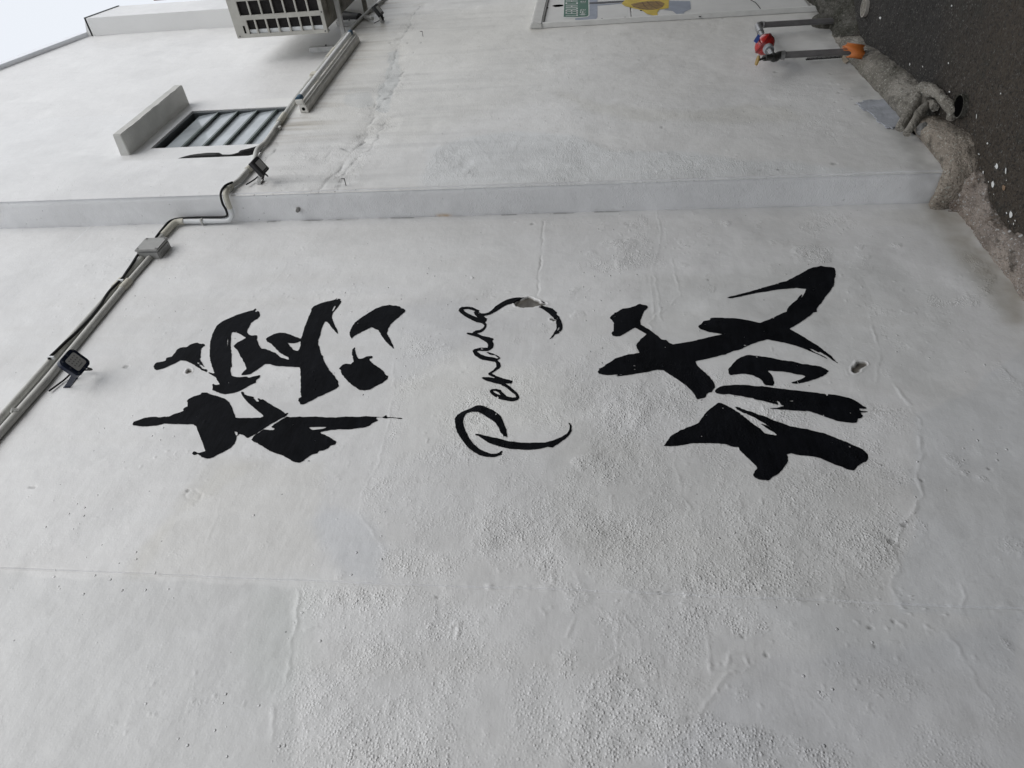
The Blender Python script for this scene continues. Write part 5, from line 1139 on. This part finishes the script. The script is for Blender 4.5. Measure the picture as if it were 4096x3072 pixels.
# grille plate with cells cut through: built from strips between the openings
rows = [(-.212, -.307), (-.339, -.434), (-.466, -.560)]
gy_e = [ay1] + [v for r_ in rows for v in r_] + [ay0]
mb = MB(); xg0, xg1 = ax0, ax0 + .012
for k in range(0, len(gy_e), 2):
    ya, yb = gy_e[k], gy_e[k + 1]; mb.box((xg0, yb, az0), (xg1, ya, az1))
for ri, (ya, yb) in enumerate(rows):
    zt = 4.231 if ri == 0 else 4.266; n_c = 7; zb = 3.654; pitch = (zt - zb + .012) / n_c
    if ri == 0: zz = [zb + k * .0865 for k in range(6)] + [4.172, 4.231]; 
    else: zz = [zb + k * pitch for k in range(7)] + [zt]
    mb.box((xg0, yb, az0), (xg1, ya, zb)); mb.box((xg0, yb, zz[-1]), (xg1, ya, az1))
    for z_ in zz[1:-1]: mb.box((xg0, yb, z_ - .012), (xg1, ya, z_))
g_ = mb.build('grille', M_AC, ac)
MB().box((xg0 - .001, -.270, 4.255), (xg0 - .0002, -.218, 4.270)).build('slot', M_GAP, g_)
for p_ in ((-.20, 4.315), (-.20, 3.645), (-.33, 3.640)): MB().tube([(xg0 - .002, p_[0], p_[1]), (xg0, p_[0], p_[1])], .006, 8).build('screw', M_SCREW, g_)
MB().box((xg1, ay1 - .012, az0), (ax0 + .05, ay1 - .002, az1)).build('casing_edge', M_AC, ac)
MB().box((ax0 + .012, ay0, az0 + .001), (ax0 + .035, ay1, az0 + .012)).build('casing_edge', M_ACD, ac)
MB().box((ax0 + .012, ay0, az1 - .012), (ax0 + .035, ay1, az1)).build('casing_edge', M_AC, ac)
for bi, (bx, M1, M2, ztop) in enumerate(((5.72, M_STEEL, M_STEEL, 3.885), (6.405, M_STEELD, M_STEEL, 3.86))):
    br = thing('wall_bracket', ['near pale steel angle bracket under the air conditioner', 'far grimy steel angle bracket under the air conditioner'][bi], 'bracket', (bx, 0, 3.61), 'steel brackets under the air conditioner')
    MB().box((bx - .014, -.60, 3.572), (bx + .014, -.004, 3.578)).box((bx + .011, -.60, 3.578), (bx + .0145, -.004, 3.612)).build('arm', M1, br)
    MB().box((bx - .024, -.036, 3.60), (bx + .024, -.0005, ztop)).build('wall_rail', M2, br)
    MB().tube([(bx, -.036, 3.75), (bx, -.046, 3.75)], .008, 6).build('bolt', M_SCREW, br)
o = MB().tube([onY(1366, 66, -.03), onY(1440, 76, -.03)], .045, 12).build('pipe_sleeve', M_CABLE, None, True); tag(o, 'black insulated pipe on the wall behind the bracket arms', 'pipe')

# neighbour's clay roof corner beyond the end of the wall
rf = thing('neighbour_roof', 'brown clay tile roof corner peeping beyond the top of the wall', 'roof', (10.5, 0, 0))
za_, zb_ = onX(668, 0, 11.0)[2], onX(606, 0, 11.0)[2]; yr = onX(640, 4, 11.0)[1]
for k in range(5):
    MB().box((11.0, yr - .19 - k * .20, za_), (12.5, yr - .005 - k * .20, zb_)).build('roof_tile', M_ROOF, rf, bevel=.02)

# ================================================================== unseen building added across the lane to shade the foot of the wall
ot = thing('shade_block', 'plain cream building added unseen behind the viewer to shade the wall', 'building', (0, -4.9, 0))
M_OPP = mat('cream render', (.30, .29, .27), .8, var=.1, vscale=1.5)
MB().box((-3.0, -12, -.2), (8, -4.9, OPP_H)).build('wall', M_OPP, ot)
MB().box((-3.1, -12.2, OPP_H), (8.1, -4.75, OPP_H + .18)).build('cornice', M_OPP, ot)
wm_ = None
for k in range(3):
    for z_ in (.8, 3.4):
        if wm_ is None: o = MB().box((-.5, 0, 0), (.5, .06, 1.4)).build('window', M_FRAMEW, ot); wm_ = o.data
        else: o = bpy.data.objects.new('window', wm_); COL.objects.link(o); o.parent = ot
        o.location = Vector((-1.6 + k * 3.4, -4.91, z_)) - ot.location

# small fixings left in the wall
for x, y, Y in ((1692, 146, YL), (1384, 742, YL)):
    p = onY(x, y, Y); MB().tube([p + (0, .004, 0), p + (0, -.035, 0)], .0022, 6).tube([p + (0, -.035, -.002), p + (0, -.035, .016)], .0022, 6).build('nail', M_DARKM, house)
p = onX(1192, 836, XP); MB().tube([p + (.004, 0, 0), p + (-.020, 0, -.004)], [.012, .009], 8, wob=.2).build('peg_stub', M_MORT, house)
MB().box((11.0, yr - 1.2, -.2), (12.5, yr - .03, za_ - .01)).build('wall', M_OPP, rf)
